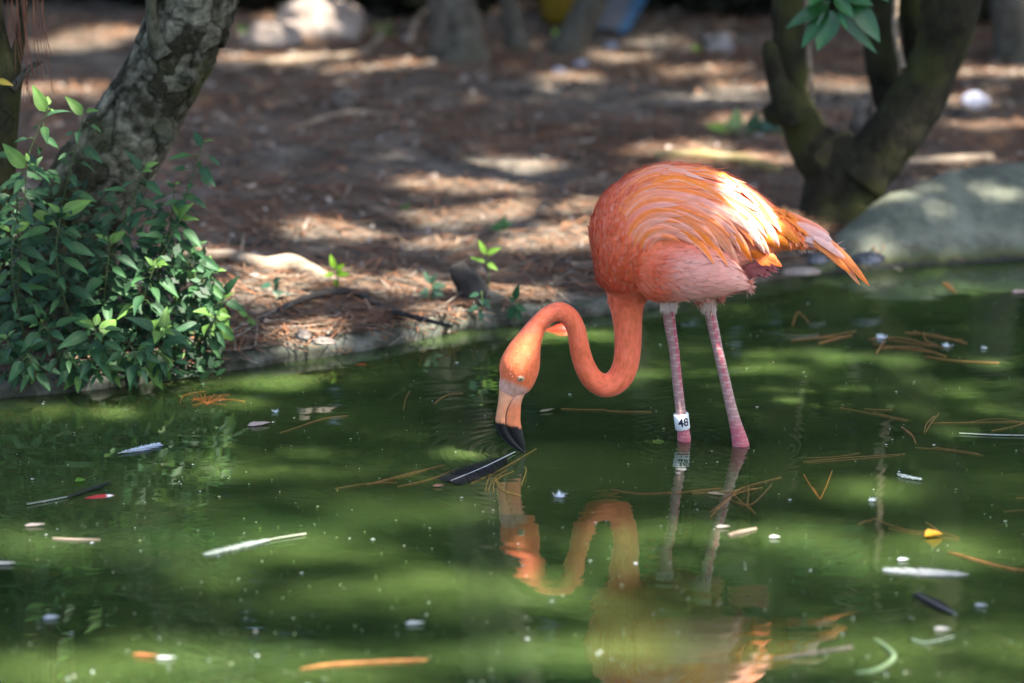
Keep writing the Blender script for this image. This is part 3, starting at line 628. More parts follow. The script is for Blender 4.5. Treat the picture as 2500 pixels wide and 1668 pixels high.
WEEDS = [((60, 700), (120, 262), 'weed shoot rising highest of the weeds, left of the leaning trunk', 17, .42, .34, (-40, 0), 1.15, 0),
 ((120, 640), (206, 275), 'dark weed shoot in front of the leaning trunk, second highest', 11, .5, .42, (10, 0), 1.0, 0),
 ((40, 780), (66, 400), 'weed shoot with a pale green top in front of the thin left stem', 17, .38, .3, (10, 0), 1.25, .1),
 ((330, 760), (497, 350), 'weed shoot reaching farthest up to the right of the leaning trunk', 15, .5, .46, (40, 40), 1.05, 0),
 ((230, 700), (350, 412), 'weed shoot leaning across the lower bark of the thick trunk', 15, .5, .4, (20, 0), 1.0, 0),
 ((300, 790), (440, 535), 'weed shoot at the right margin of the weeds, middle height', 19, .46, .42, (30, 20), 1.1, 0),
 ((70, 860), (30, 565), 'weed shoot at the left edge with broad grey-green leaves', 16, .34, .28, (-10, 0), 1.3, 0),
 ((180, 820), (150, 520), 'weed shoot with tiny seed heads below the thick trunk', 16, .36, .29, (-20, 20), 1.35, 0),
 ((240, 850), (268, 590), 'weed shoot in the shaded middle of the weeds', 16, .42, .36, (10, 0), 1.1, 0),
 ((330, 860), (378, 650), 'sunlit weed shoot right of the middle of the weeds', 16, .42, .37, (0, 0), 1.05, .25),
 ((420, 850), (520, 660), 'weed shoot spreading toward the pale log on the bank', 17, .46, .42, (20, 30), 1.05, .1),
 ((150, 900), (100, 790), 'low weed shoot at lower left above the water', 15, .32, .27, (0, 20), 1.15, 0),
 ((240, 900), (230, 800), 'low weed shoot with one pale curled leaf above the waterline', 15, .32, .26, (10, 0), 1.3, .15),
 ((350, 890), (400, 806), 'low sunlit weed shoot with yellow-green star of leaves near the kerb', 16, .36, .29, (0, 0), 1.2, .3),
 ((460, 880), (530, 772), 'weed shoot hanging over the kerb at the right end of the weeds', 15, .42, .36, (20, 10), 1.1, .25),
 ((40, 930), (20, 830), 'dark low weed shoot in the lower left corner of the bank', 14, .3, .25, (0, 0), 1.1, 0),
 ((290, 895), (340, 900), 'weed shoot drooping down to the water below the kerb', 13, .3, .24, (10, 40), 1.1, 0),
 ((400, 800), (470, 600), 'weed shoot between the pale log and the thick trunk', 18, .46, .43, (25, 20), 1.1, .05),
 ((380, 700), (425, 455), 'weed shoot just right of the lower trunk', 15, .5, .46, (20, 10), 1.0, 0),
 ((480, 830), (545, 735), 'short weed shoot leaning over the needles at the right of the weeds', 13, .46, .42, (20, 20), 1.0, .2),
 ((60, 900), (90, 915), 'small weed shoot dipping to the water left of the drooping dark one', 12, .28, .23, (0, 30), 1.1, 0),
 ((330, 900), (420, 905), 'small weed shoot lying along the kerb below the sunlit star of leaves', 12, .33, .27, (10, 30), 1.1, .1),
 ((220, 900), (255, 918), 'small weed shoot dipping to the water under the pale curled leaf', 12, .29, .24, (0, 30), 1.1, 0),
 ((140, 905), (190, 912), 'dark weed shoot drooping to the water at left', 13, .29, .24, (0, 40), 1.2, 0)]
for a in WEEDS: weed(a[0], a[1], a[2], int(a[3]*1.5), a[4], a[5], a[6], a[7], a[8])
def undergrowth():
    n = 2000; V = []; C = []; F = []
    for i in range(n):
        px = random.uniform(-60, 540); top = np.interp(px, [0, 150, 300, 420, 540], [400, 380, 470, 490, 680]); py = top+(925-top)*random.random()**.6
        p = at_y(px, py, random.uniform(.34, .60)-.03*(py > 860)); 
        if p.z < .01: continue
        L_ = random.uniform(.014, .034); d = Vector((random.uniform(-1, 1), random.uniform(-1, .3), random.uniform(-.9, .5))).normalized(); s = d.cross(Vector((random.uniform(-.4, .4), -.6, .8))).normalized()*L_*.25
        b = len(V); V += [p-d*L_/2, p+s, p+d*L_/2, p-s]; F.append((b, b+1, b+2, b+3)); k = random.uniform(.4, 1.15); C += [(.022*k, .068*k, .024*k)]*4
    o = obj('weed_undergrowth', V, F, M['leaf'], cols=C, smooth=False); tag(o, kind='stuff', label='dense small green leaves filling the left bank beneath the taller weeds', cat='undergrowth')
undergrowth()

# ------------------------------------------------------------------ small things on the bank
M['newleaf'] = vcol_mat('new_leaf', rough=.45, var=.12, scale=60, trans=.35)
def seedling(px, py, Hpx, leaves, label, col, size=1.0):
    r = G(px, py); e = empty('seedling', r, label, 'seedling'); K = mpp(r)
    tip = r+Vector((.004, 0, Hpx*K*1.03))
    V, F = tube([r-Vector((0, 0, .01)), (r+tip)/2+Vector((.004, 0, 0)), tip], [.0017, .0015, .0011], 6); obj('stem', V, F, M['stem'], e, cols=[(.07, .12, .03)]*len(V))
    for (hx, hy, dx, dy, w) in leaves:                 # leaf start on stem, leaf vector, width, all in pixels
        a = r+Vector((hx*K, 0, hy*K)); d = Vector((dx*K, random.uniform(-.012, .004), dy*K))
        me = leaf_mesh('leaf', d.length, w*K, M['newleaf'], col, tuple(c*1.15 for c in col), .2, .08, n=5)
        child_inst('leaf', me, orient(a, d, Vector((random.uniform(-.2, .2), -.75, .65))), e)
YG = (.22, .42, .03)
seedling(818, 712, 60, [(0, 58, -10, 34, 18), (2, 52, 22, 18, 18), (2, 45, 34, 0, 19), (-2, 45, -26, -4, 15), (0, 30, 8, -20, 14)], 'sunlit yellow-green seedling beside the pale fallen log', YG)
seedling(1186, 735, 120, [(0, 118, -16, 34, 18), (2, 118, 34, 18, 18), (0, 98, -36, 12, 13), (3, 96, 26, -14, 17)], 'tall bright green seedling with four leaves growing by the dark stump', (.20, .38, .045))
DG = (.045, .12, .06)
seedling(1050, 735, 50, [(0, 45, -14, 30, 18), (2, 44, 14, 26, 18), (4, 38, 36, 2, 22), (6, 30, 30, -18, 20), (-2, 30, -26, -10, 14), (2, 20, 20, -14, 16), (-2, 18, -34, -12, 13)], 'small clump of pale bluish green leaves left of the dark stump', (.13, .24, .13))
seedling(1256, 775, 50, [(0, 45, 10, 40, 20), (0, 30, 30, -14, 22), (0, 30, -14, -38, 24), (2, 20, 16, -30, 18), (0, 38, -14, 16, 14)], 'dark green broad leaved sprout just right of the dark stump', (.022, .085, .032))
seedling(1170, 770, 60, [(0, 55, -24, -6, 16), (0, 40, 30, -20, 18), (0, 24, -28, -10, 18), (2, 30, 26, 10, 16), (0, 12, 10, -24, 14)], 'dark green leafy sprout growing at the front foot of the dark stump', DG)
seedling(665, 730, 40, [(-2, 38, -26, -8, 17), (2, 40, 20, 18, 17), (2, 22, 22, -22, 18), (4, 14, 40, 0, 13), (8, 20, 8, 34, 12)], 'dark three-leaved seedling in front of the pale fallen log', (.025, .085, .05))
seedling(605, 800, 30, [(0, 28, -22, 14, 15), (2, 26, 14, -30, 18), (-2, 14, -30, -12, 14), (2, 20, 36, -20, 13)], 'bright leafy runner on the needles at the right of the weeds', (.10, .25, .045))
seedling(990, 520, 14, [(0, 12, 12, 12, 14), (0, 10, -14, 6, 13), (0, 8, 10, -8, 10)], 'tiny green sprig alone in the middle of the bank', (.06, .19, .035))
seedling(1225, 570, 24, [(0, 22, 10, 22, 16), (0, 20, -18, 6, 16), (0, 14, 14, -10, 16), (0, 10, -30, 8, 14), (4, 20, 22, 8, 15)], 'low green sprigs just behind the tall bright seedling', (.045, .15, .04))
seedling(605, 95, 20, [(0, 18, -26, 14, 16), (0, 18, 30, 8, 18), (0, 10, -22, -10, 14)], 'blurred bright green sprig by the top of the thick leaning trunk', (.12, .30, .03))
seedling(935, 100, 30, [(0, 25, -24, 20, 22), (0, 25, 22, 24, 22), (0, 18, 30, 0, 20), (0, 12, -30, -4, 20)], 'blurred olive sprig left of the thickest background trunk', (.08, .11, .02))
seedling(1700, 130, 12, [(0, 10, -12, 8, 12), (0, 10, 12, 6, 12)], 'tiny blurred green sprig below the dark hedge at top', (.10, .26, .03))
seedling(1360, 100, 16, [(0, 14, -8, 14, 14), (0, 14, 12, 10, 14), (0, 8, 14, -4, 12)], 'bright green sprig between slim and leaning background trunks', (.16, .36, .04))
# low broad-leaved plant
bp_ = empty('broad_leaf_plant', G(1850, 325), 'low broad-leaved plant with two pale sunlit leaves left of the forked tree', 'plant')
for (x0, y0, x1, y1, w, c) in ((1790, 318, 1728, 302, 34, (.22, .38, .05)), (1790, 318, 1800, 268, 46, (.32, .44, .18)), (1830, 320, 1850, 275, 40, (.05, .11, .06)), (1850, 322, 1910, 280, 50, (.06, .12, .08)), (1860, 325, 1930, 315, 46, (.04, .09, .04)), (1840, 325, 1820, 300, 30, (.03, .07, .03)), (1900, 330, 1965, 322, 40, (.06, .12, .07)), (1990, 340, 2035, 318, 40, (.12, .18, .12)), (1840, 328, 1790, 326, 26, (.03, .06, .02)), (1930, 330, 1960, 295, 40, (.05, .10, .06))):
    a = G(x0, y0+6, .0); b = at_y(x1, y1, a.y-.02); me = leaf_mesh('leaf', (b-a).length, w*mpp(a), M['newleaf'], c, c, .2, .15, n=5)
    child_inst('leaf', me, orient(a, b-a, Vector((.1, -.7, .7))), bp_)

def lump(name, px, py, rx, ry, rz, mat, label, cat, seed=0, rough=.25, tilt=0):
    c = G(px, py); bm = bmesh.new(); bmesh.ops.create_icosphere(bm, subdivisions=4, radius=1)
    R_ = Matrix.Rotation(tilt, 3, 'Y')
    for v in bm.verts:
        d = v.co.copy(); k = 1+rough*noise.noise(d*1.3+Vector((seed, 0, 0)))+rough*.5*noise.noise(d*3.1+Vector((seed, 5, 0)))+rough*.25*noise.noise(d*7)
        v.co = R_ @ Vector((d.x*rx*k, d.y*ry*k, d.z*rz*k)); v.co.z = max(v.co.z, -.4*rz); v.co += c+Vector((0, 0, rz*.35))
    V = [v.co.copy() for v in bm.verts]; F = [[w_.index for w_ in f.verts] for f in bm.faces]; bm.free()
    return tag(obj(name, V, F, M[mat], origin=c), label, cat)
lump('boulder', 775, 95, .12, .09, .085, 'stone_pale', 'pale sunlit boulder at the top left centre against the dark hedge', 'boulder', 1)
lump('boulder', 665, 112, .075, .05, .05, 'stone_pale', 'smaller pale boulder between the leaning trunk and the large boulder', 'boulder', 2)
lump('stone', 1752, 125, .042, .03, .035, 'stone_grey', 'mottled white and dark stone below the hedge right of the blue panel', 'stone', 3, .4)
lump('stone', 2378, 262, .034, .026, .026, 'stone_lilac', 'pale lilac stone on the bank right of the forked tree', 'stone', 4)
lump('stone', 2345, 290, .022, .018, .018, 'stone_dark', 'small dark stone beside the pale lilac stone', 'stone', 5)
lump('stone', 1365, 180, .020, .014, .012, 'stone_lilac', 'small white stone left of a pair below the leaning background trunk', 'stone', 6)
lump('stone', 1418, 165, .022, .016, .014, 'stone_lilac', 'white stone right of a pair below the leaning background trunk', 'stone', 7)
lump('stone', 1490, 120, .018, .014, .014, 'stone_lilac', 'pale stone under the lower corner of the blue edged panel', 'stone', 8)
lump('stone', 1995, 640, .020, .014, .012, 'stone_grey', 'pebble at the waterline just behind the flamingo tail', 'stone', 9)
lump('stone', 2120, 640, .030, .02, .016, 'stone_grey', 'bluish pebble at the foot of the sloping concrete slab', 'stone', 10)
lump('stone', 1960, 668, .035, .02, .009, 'stone_pale', 'flat tan pebble in the shallows under the flamingo tail', 'stone', 11)
lump('stone', 740, 826, .014, .012, .012, 'stone_pale', 'white pebble on the needles next to the kerb', 'stone', 12)
lump('stone', 790, 838, .020, .012, .008, 'stone_pale', 'flat white pebble against the kerb', 'stone', 13)
lump('dirt_clod', 845, 260, .028, .022, .034, 'twig', 'small rusty brown clump standing on a stick in the middle bank', 'clod', 14, .5)

def stick(name, st, label, cat, mat='twig', seed=0, n=10, onground=True, lift=0.0, k=6):
    S = catmull(st, k); pts = []; rad = []
    for s in S:
        p = G(s[0], s[1], 0); p = p+Vector((0, 0, lift)); r = s[2]*mpp(p); p.z += r*.7+ (s[3]*mpp(p) if len(s) > 3 else 0); pts.append(p); rad.append(r)
    V, F = tube(pts, rad, n, bark_disp(seed, .3, .2)); return tag(obj(name, V, F, M[mat], origin=pts[0]), label, cat)
stick('fallen_log', [(455, 640, 12), (560, 640, 18), (640, 665, 22), (720, 668, 24), (790, 690, 16), (830, 700, 8)], 'pale sunlit fallen log on the bank right of the weeds', 'log', 'pale_wood', 31, 16)
stick('fallen_branch', [(560, 800, 5), (640, 785, 7), (720, 755, 8, 12), (810, 735, 9, 16), (870, 735, 8, 14), (940, 762, 8, 4), (1010, 778, 7), (1100, 800, 5)], 'dark bent branch lying near the kerb', 'branch', 'stone_dark', 32)
stick('fallen_log', [(1600, 388, 12), (1680, 392, 17), (1780, 400, 19), (1850, 415, 18), (1905, 425, 14)], 'yellowish fallen log right behind the flamingo back', 'log', 'yellow_wood', 33, 16)
stick('fallen_log', [(2215, 408, 13), (2290, 405, 14), (2360, 400, 13), (2420, 395, 12)], 'bleached log on the bank above the concrete slab', 'log', 'pale_wood', 34, 14)
stick('dry_stick', [(690, 330, 4), (760, 305, 7), (830, 290, 7, 6), (860, 285, 7, 6), (970, 290, 8)], 'pale crooked stick across the middle of the bank', 'stick', 'pale_wood', 35)
stick('dry_stick', [(540, 175, 5), (650, 160, 9), (760, 148, 9), (870, 140, 8), (925, 120, 7, 16), (935, 105, 5, 30)], 'long orange-brown stick in sun below the pale boulders', 'stick', 'pale_wood', 36)
stick('dry_stick', [(1000, 115, 8), (1015, 85, 8, 24), (1045, 62, 7, 36)], 'short pale curved stick left of the thickest background trunk', 'stick', 'pale_wood', 37)
stick('twig', [(950, 845, 1.5), (1010, 810, 1.6, 8), (1090, 760, 1.4, 20), (1140, 735, 1.2, 30)], 'thin straight twig leaning up from the kerb to the stump', 'twig', 'twig', 38, 6)
stick('twig', [(588, 625, 3), (592, 612, 3, 14), (598, 598, 2.5, 28)], 'short pale upright splinter behind the weeds', 'twig', 'pale_wood', 39, 6)
st_ = empty('tree_stump', G(1150, 730), 'dark rotten stump on the bank behind the flamingo head', 'stump')
limb('trunk', [(1205, 770, 30), (1175, 740, 44), (1148, 700, 42), (1128, 668, 36), (1116, 645, 22)], st_.location.y, M['stone_dark'], st_, k=6, n=26, disp=bark_disp(41, .4, .2))
limb('root', [(1180, 735, 26), (1230, 752, 22), (1262, 775, 12)], st_.location.y-.02, M['bark_far'], st_, k=6, n=16, disp=bark_disp(42, .4, .2))

# blue-edged panel and yellow tub at the top
M['blue'] = noise_mat('worn_blue_paint', [(.3, (.014, .05, .10)), (.7, (.028, .09, .16))], scale=20, rough=.5, bump=.001)
M['greypanel'] = noise_mat('grey_blue_panel', [(.3, (.045, .05, .058)), (.7, (.075, .08, .09))], scale=10, rough=.7, bump=.001)
M['yellow'] = noise_mat('faded_yellow_plastic', [(.3, (.11, .07, .006)), (.7, (.19, .13, .010))], scale=12, rough=.5, bump=.001)
def panel():
    b = G(1485, 85); e = empty('blue_edged_board', b, 'grey panel with blue edges leaning at the top centre behind a trunk', 'board')
    L0, R0 = at_y(1395, 80, b.y), at_y(1530, 86, b.y); up = (at_y(1475, -60, b.y+.10)-L0); up.y = .12; up = up*3.0
    sx = (R0-L0); nrm = sx.cross(up).normalized()
    def slabq(name, u0, u1, v0, v1, th, mat):
        V = []
        for o in (0, 1):
            for u, v in ((u0, v0), (u1, v0), (u1, v1), (u0, v1)): V.append(L0+sx*u+up*v+nrm*th*(1 if o else -1))
        obj(name, V, [(0, 1, 2, 3), (7, 6, 5, 4), (0, 4, 5, 1), (1, 5, 6, 2), (2, 6, 7, 3), (3, 7, 4, 0)], mat, e, smooth=False)
    slabq('face', .18, .80, .02, .97, .008, M['greypanel']); slabq('edge', 0, .18, 0, 1, .013, M['blue']); slabq('edge', .80, 1, 0, 1, .013, M['blue'])
panel()
yb = G(1372, 62); S = [(0, .004), (.03, 0), (.05, .008), (.056, .03), (.062, .12), (.066, .20), (.062, .20), (.055, .05), (0, .02)]
V = [(yb.x+r*math.cos(a*.2618), yb.y+.02+r*math.sin(a*.2618), yb.z+z) for r, z in S for a in range(24)]
tag(obj('tub', V, grid_faces(len(S), 24, True), M['yellow'], origin=yb), 'yellow rounded tub standing left of the blue edged panel', 'tub')

# ------------------------------------------------------------------ flamingo
K = 1/1500.0
HY = BILL_AT.y                                          # the head hangs a little nearer than the body
fl = empty('flamingo', (LEG_R.x, 0.0, 0.0), 'orange pink flamingo wading with lowered head, leg band 48', 'flamingo')
def loft2d(st, k=5, n=28):
    """stations: px, py, radius px in the picture plane, lateral radius m, Y"""
    S = catmull(st, k); C = [at_y(s[0], s[1], s[4]) for s in S]; V = []; m = len(S)
    for i in range(m):
        T = C[min(i+1, m-1)]-C[max(i-1, 0)]; T.normalize(); nr = T.cross(Vector((0, 1, 0))).normalized(); la = nr.cross(T).normalized()
        r = max(s_ := S[i][2], .5)*mpp(C[i])*.985
        for j in range(n):
            a = 2*math.pi*j/n; V.append(C[i]+nr*math.cos(a)*r+la*math.sin(a)*max(S[i][3], .0004))
    F = grid_faces(m, n, True); F.append(tuple(range(n-1, -1, -1))); F.append(tuple(range((m-1)*n, m*n)))
    return V, F
fb = MB()
hy = HY; ny = [HY]
head = [(1246, 965, 27, .013, hy), (1251, 948, 36, .019, hy), (1262, 925, 45, .026, hy), (1269, 893, 50, .030, hy), (1279, 860, 43, .027, hy), (1292, 830, 33, .021, hy), (1311, 797, 24.5, .0165, hy), (1327, 779, 23, .016, hy), (1343, 767, 23, .016, hy),
        (1366, 761, 24.5, .0165, hy*.95), (1390, 774, 24.5, .0165, hy*.9), (1406, 803, 24, .0165, hy*.85), (1412, 832, 24.5, .0165, hy*.8), (1418, 863, 25.5, .017, hy*.72), (1429, 897, 26.5, .0175, hy*.64), (1449, 928, 28, .0185, hy*.56), (1480, 942, 30, .019, hy*.45),
        (1510, 926, 32, .020, hy*.35), (1527, 892, 32.5, .021, hy*.28), (1533, 846, 33.5, .022, hy*.2), (1533, 800, 35.5, .024, hy*.14), (1531, 762, 40, .028, hy*.1), (1531, 728, 50, .038, hy*.05), (1540, 690, 72, .058, 0), (1560, 640, 100, .075, 0)]
fb.add(*loft2d(head, 5, 28))
# trunk of the body: upright rings
def body_rings():
    st = [(1440, 566, 12, .012), (1446, 572, 40, .030), (1462, 588, 95, .058), (1482, 590, 122, .073), (1505, 588, 139, .084), (1550, 576, 155, .094), (1620, 560, 160, .099), (1700, 549, 145, .096), (1772, 544, 118, .086), (1820, 546, 96, .074), (1862, 555, 75, .060), (1898, 561, 52, .045), (1930, 566, 41, .034), (1970, 575, 27, .024), (2005, 586, 17, .016), (2030, 596, 10, .010)]
    S = catmull(st, 5); V = []; n = 36
    for s in S:
        c = at_y(s[0], s[1], 0); h = s[2]*mpp(c)/math.cos(math.radians(16))*.975
        for j in range(n):
            a = 2*math.pi*j/n; V.append((c.x, c.y+math.sin(a)*s[3], c.z+math.cos(a)*h))
    F = grid_faces(len(S), n, True); F.append(tuple(range(n-1, -1, -1))); F.append(tuple(range((len(S)-1)*n, len(S)*n)))
    return V, F
fb.add(*body_rings())
# near and far thigh, leg tufts, legs
fb.add(*loft2d([(1560, 640, 72, .030, -.050), (1610, 650, 84, .038, -.068), (1680, 659, 78, .042, -.080), (1740, 672, 62, .038, -.082), (1785, 684, 36, .026, -.077), (1808, 691, 17, .013, -.072), (1820, 696, 6, .005, -.07)], 6, 24))
fb.add(*loft2d([(1570, 640, 65, .030, .045), (1620, 655, 70, .034, .055), (1690, 655, 60, .032, .060), (1750, 645, 40, .02, .055)], 6, 24))
YN, YF = LEG_R.y, LEG_L.y
fb.add(*loft2d([(1715, 690, 38, .022, -.045), (1722, 725, 30, .018, -.03), (1728, 748, 21, .013, -.02), (1733, 764, 15, .010, YN)], 5, 18))
fb.add(*loft2d([(1630, 690, 36, .022, .035), (1631, 722, 27, .017, .025), (1632, 748, 21, .013, .012), (1633, 765, 16, .010, YF)], 5, 18))
legR = [(1727, 745, 14.5, .0088, YN), (1738, 785, 14.5, .0085, YN), (1752, 850, 13.5, .0082, YN), (1768, 920, 13.5, .0082, YN), (1784, 990, 14, .0086, YN), (1797, 1040, 16.5, .0096, YN), (1805, 1070, 20, .0110, YN), (1809, 1092, 22, .012, YN), (1812, 1120, 16, .010, YN), (1815, 1180, 14, .009, YN), (1822, 1345, 13, .009, YN)]
legL = [(1632, 745, 16, .0090, YF), (1635, 790, 15.5, .0088, YF), (1645, 850, 13.5, .0082, YF), (1652, 920, 13, .0080, YF), (1659, 980, 13, .0080, YF), (1664, 1020, 13.5, .0082, YF), (1668, 1050, 15.5, .0095, YF), (1670, 1068, 17.5, .0105, YF), (1671, 1085, 16, .010, YF), (1673, 1150, 13, .009, YF), (1678, 1330, 13, .009, YF)]
fb.add(*loft2d(legR, 5, 18)); fb.add(*loft2d(legL, 5, 18))
for lx, ly in ((at_y(1822, 1345, YN), YN), (at_y(1678, 1330, YF), YF)):       # webbed feet on the pond bed
    for a in (-.6, 0, .6):
        t = Vector((-math.cos(a), -math.sin(a), 0))*.08; V, F = tube([lx+Vector((0, 0, .004)), lx+t*.5+Vector((0, 0, -.002)), lx+t+Vector((0, 0, -.008))], [.010, .008, .004], 8); fb.add(V, F)
# ankle of the far leg folded behind
fb.add(*loft2d([(1800, 640, 20, .012, .05), (1825, 655, 17, .011, .05), (1850, 650, 13, .010, .05), (1870, 640, 9, .008, .05)], 5, 14))
tmp = bpy.data.objects.new('tmp', make_mesh('tmp', fb.V, fb.F)); COL.objects.link(tmp)
rm = tmp.modifiers.new('r', 'REMESH'); rm.mode = 'VOXEL'; rm.voxel_size = .0026
sm = tmp.modifiers.new('s', 'SMOOTH'); sm.factor = .5; sm.iterations = 7
dg = bpy.context.evaluated_depsgraph_get(); dg.update()
me = bpy.data.meshes.new_from_object(tmp.evaluated_get(dg)); bpy.data.objects.remove(tmp)
nv_ = len(me.vertices); co = np.empty(nv_*3, np.float32); me.vertices.foreach_get('co', co); co = co.reshape(-1, 3).astype(float)
bpx, bpy_ = proj(co)
BVH = BVHTree.FromPolygons([Vector(c) for c in co], [tuple(p.vertices) for p in me.polygons])
def sstep(a, b, x): t = np.clip((x-a)/(b-a), 0, 1); return t*t*(3-2*t)
def mixc(C, c, m): return C*(1-m[:, None])+np.array(c)*m[:, None]
CORAL = (.84, .165, .074); PINK = (.78, .33, .24); ORANGE = (.86, .205, .045)
def coat(px, py, Y):
    C = np.tile(np.array(CORAL), (len(px), 1))
    C = mixc(C, (.84, .215, .085), sstep(1440, 1600, px)*sstep(640, 520, py))
    th = sstep(1575, 1660, px)*sstep(585, 640, py); C = mixc(C, (.79, .36, .29), th)                    # thigh
    C = mixc(C, (.80, .42, .34), sstep(1720, 1815, px)*sstep(600, 650, py))
    C = mixc(C, ORANGE, sstep(1870, 1900, px)*sstep(1985, 1950, px)*sstep(700, 640, py))
    C = mixc(C, (.80, .48, .42), sstep(1960, 1990, px)*(py < 640))
    he = sstep(1225, 1235, px)*0+((px < 1330) & (py > 815)); C = mixc(C, (.84, .185, .065), np.where(he, .8, 0.))
    face = sstep(918+(px-1225)*.35, 934+(px-1225)*.35, py)*sstep(1300, 1280, px); C = mixc(C, (.70, .42, .33), face*.85)
    hem = sstep(724, 740, py)*((px > 1600) & (py < 1200)); C = mixc(C, (.80, .64, .58), hem*.9)
    edge = np.where(px < 1690, 757, 760)+3*np.sin(px*.9)
    lg = sstep(-4, 4, py-edge)*((px > 1600)); C = mixc(C, (.36, .205, .195), lg)
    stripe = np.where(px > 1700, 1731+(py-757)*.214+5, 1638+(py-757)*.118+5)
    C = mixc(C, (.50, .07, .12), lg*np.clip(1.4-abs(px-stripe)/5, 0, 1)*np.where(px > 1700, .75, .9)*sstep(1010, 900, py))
    ank = lg*sstep(1005, 1060, py); C = mixc(C, (.46, .085, .125), ank*.8)
    fa = ((px > 1795) & (py < 700) & (py > 620) & (Y > .02)); C = mixc(C, (.74, .24, .26), np.where(fa, 1., 0.))
    return C, lg
bc, leg = coat(bpx, bpy_, co[:, 1])
st_n = np.array([noise.noise(Vector((a*120, b*60, c_*60))) for a, b, c_ in co])
hcl = catmull(head, 6); hxy = hcl[:, :2]; nkm = np.where((bpx < 1600) & (bpy_ > 725) | (bpx < 1435))[0]
for q in nkm:
    k = int(((hxy[:, 0]-bpx[q])**2+(hxy[:, 1]-bpy_[q])**2).argmin()); k2 = min(k+1, len(hxy)-1); tx, ty = hxy[k2]-hxy[k2-1]; l_ = math.hypot(tx, ty)
    la = ((bpx[q]-hxy[k, 0])*ty-(bpy_[q]-hxy[k, 1])*tx)/l_; al = k*6+((bpx[q]-hxy[k, 0])*tx+(bpy_[q]-hxy[k, 1])*ty)/l_
    st_n[q] = 1.1*noise.noise(Vector((la*.33, al*.06, co[q, 1]*400)))+.9*noise.noise(Vector((la*.09, al*.035, co[q, 1]*60+7)))
bc = bc*(1+.24*st_n[:, None]*(1-leg[:, None])); bc[:, 2] *= 1+.2*st_n*(1-leg)
zz = co[:, 2]; scute = np.where(np.abs(((zz*1.0+.10*co[:, 0]) % .0062)-.0031) > .0024, 1.0, 0.0)*leg
bc = mixc(bc, (.60, .44, .40), scute*.7*(1-.55*sstep(1010, 1050, bpy_)))
bc = np.clip(bc, .01, .9)
C4 = np.ones((nv_, 4), np.float32); C4[:, :3] = bc
at_ = me.color_attributes.new('Col', 'FLOAT_COLOR', 'POINT'); at_.data.foreach_set('color', C4.ravel())
me.vertices.foreach_set('co', (co-np.array(fl.location)).astype(np.float32).ravel())
me.polygons.foreach_set('use_smooth', np.ones(len(me.polygons), bool)); me.update()
M['plumage'] = vcol_mat('flamingo_plumage', rough=.62, spec=.25, var=.10, scale=90, bump=.0006, bscale=420, sheen=.1)
M['feather'] = vcol_mat('flamingo_feather', rough=.5, spec=.3, var=.10, scale=120, bump=.0004, bscale=600, stretch=(.5, 1, 1.2), trans=.12)
me.materials.append(M['plumage'])
body = bpy.data.objects.new('body', me); COL.objects.link(body); body.parent = fl

def hit(px, py):
    """point and normal on the near side of the bird seen at that pixel direction (taken along Y)"""
    p = at_y(px, py, -.06); h = BVH.ray_cast(Vector((p.x, -1.0, p.z)), Vector((0, 1, 0)))
    if h[0] is None:
        h = BVH.find_nearest(Vector((p.x, -.03, p.z)))
    return h[0], h[1]
def feather(name, path, width, c_root, c_tip, lift0=.0006, lift1=.004, surf=True, Y=0.0, mat='feather', edge=None, point=.5, seg=9, parent=None, round_=.5):
    """path of pixels root -> tip; lies on the body (surf) or hangs free at depth Y"""
    S = catmull(path, max(2, math.ceil(seg/(len(path)-1)))); m = len(S); V = []; C = []
    cs = []; nrs = []
    for i, s in enumerate(S):
        if surf: p, n_ = hit(s[0], s[1])
        else: p, n_ = at_y(s[0], s[1], Y+(s[2] if len(s) > 2 else 0)), Vector((0.1, -.85, .35)).normalized()
        cs.append(p); nrs.append(n_)
    for i in range(m):
        t = i/(m-1); T = (cs[min(i+1, m-1)]-cs[max(i-1, 0)]).normalized(); n_ = (nrs[i]+nrs[max(i-1, 0)]+nrs[min(i+1, m-1)]).normalized()
        side = T.cross(n_).normalized(); w = width*K*.5*min(1, (.25+t*3.0))*(1-max(0, (t-round_)/(1-round_))**2*(1-.04)) 
        if i == m-1: w = width*K*.04
        base = cs[i]+n_*(lift0+(lift1-lift0)*t**1.4)
        jag = 1+.03*math.sin(i*2.7+path[0][0])
        for u in (-1, -.45, 0, .45, 1):
            q = base+side*u*w*jag + n_*((1-u*u)*w*.22+(.00035 if u == 0 else 0))
            V.append(q); k = t**1.2
            c = [a*(1-k)+b*k for a, b in zip(c_root, c_tip)]
            if u == 0: c = [x*.92 for x in c]
            if abs(u) == 1 and edge: c = [x*.35+y_*.65 for x, y_ in zip(c, edge)]
            C.append(tuple(c))
    return obj(name, V, grid_faces(m, 5), M[mat], parent or fl, cols=C)

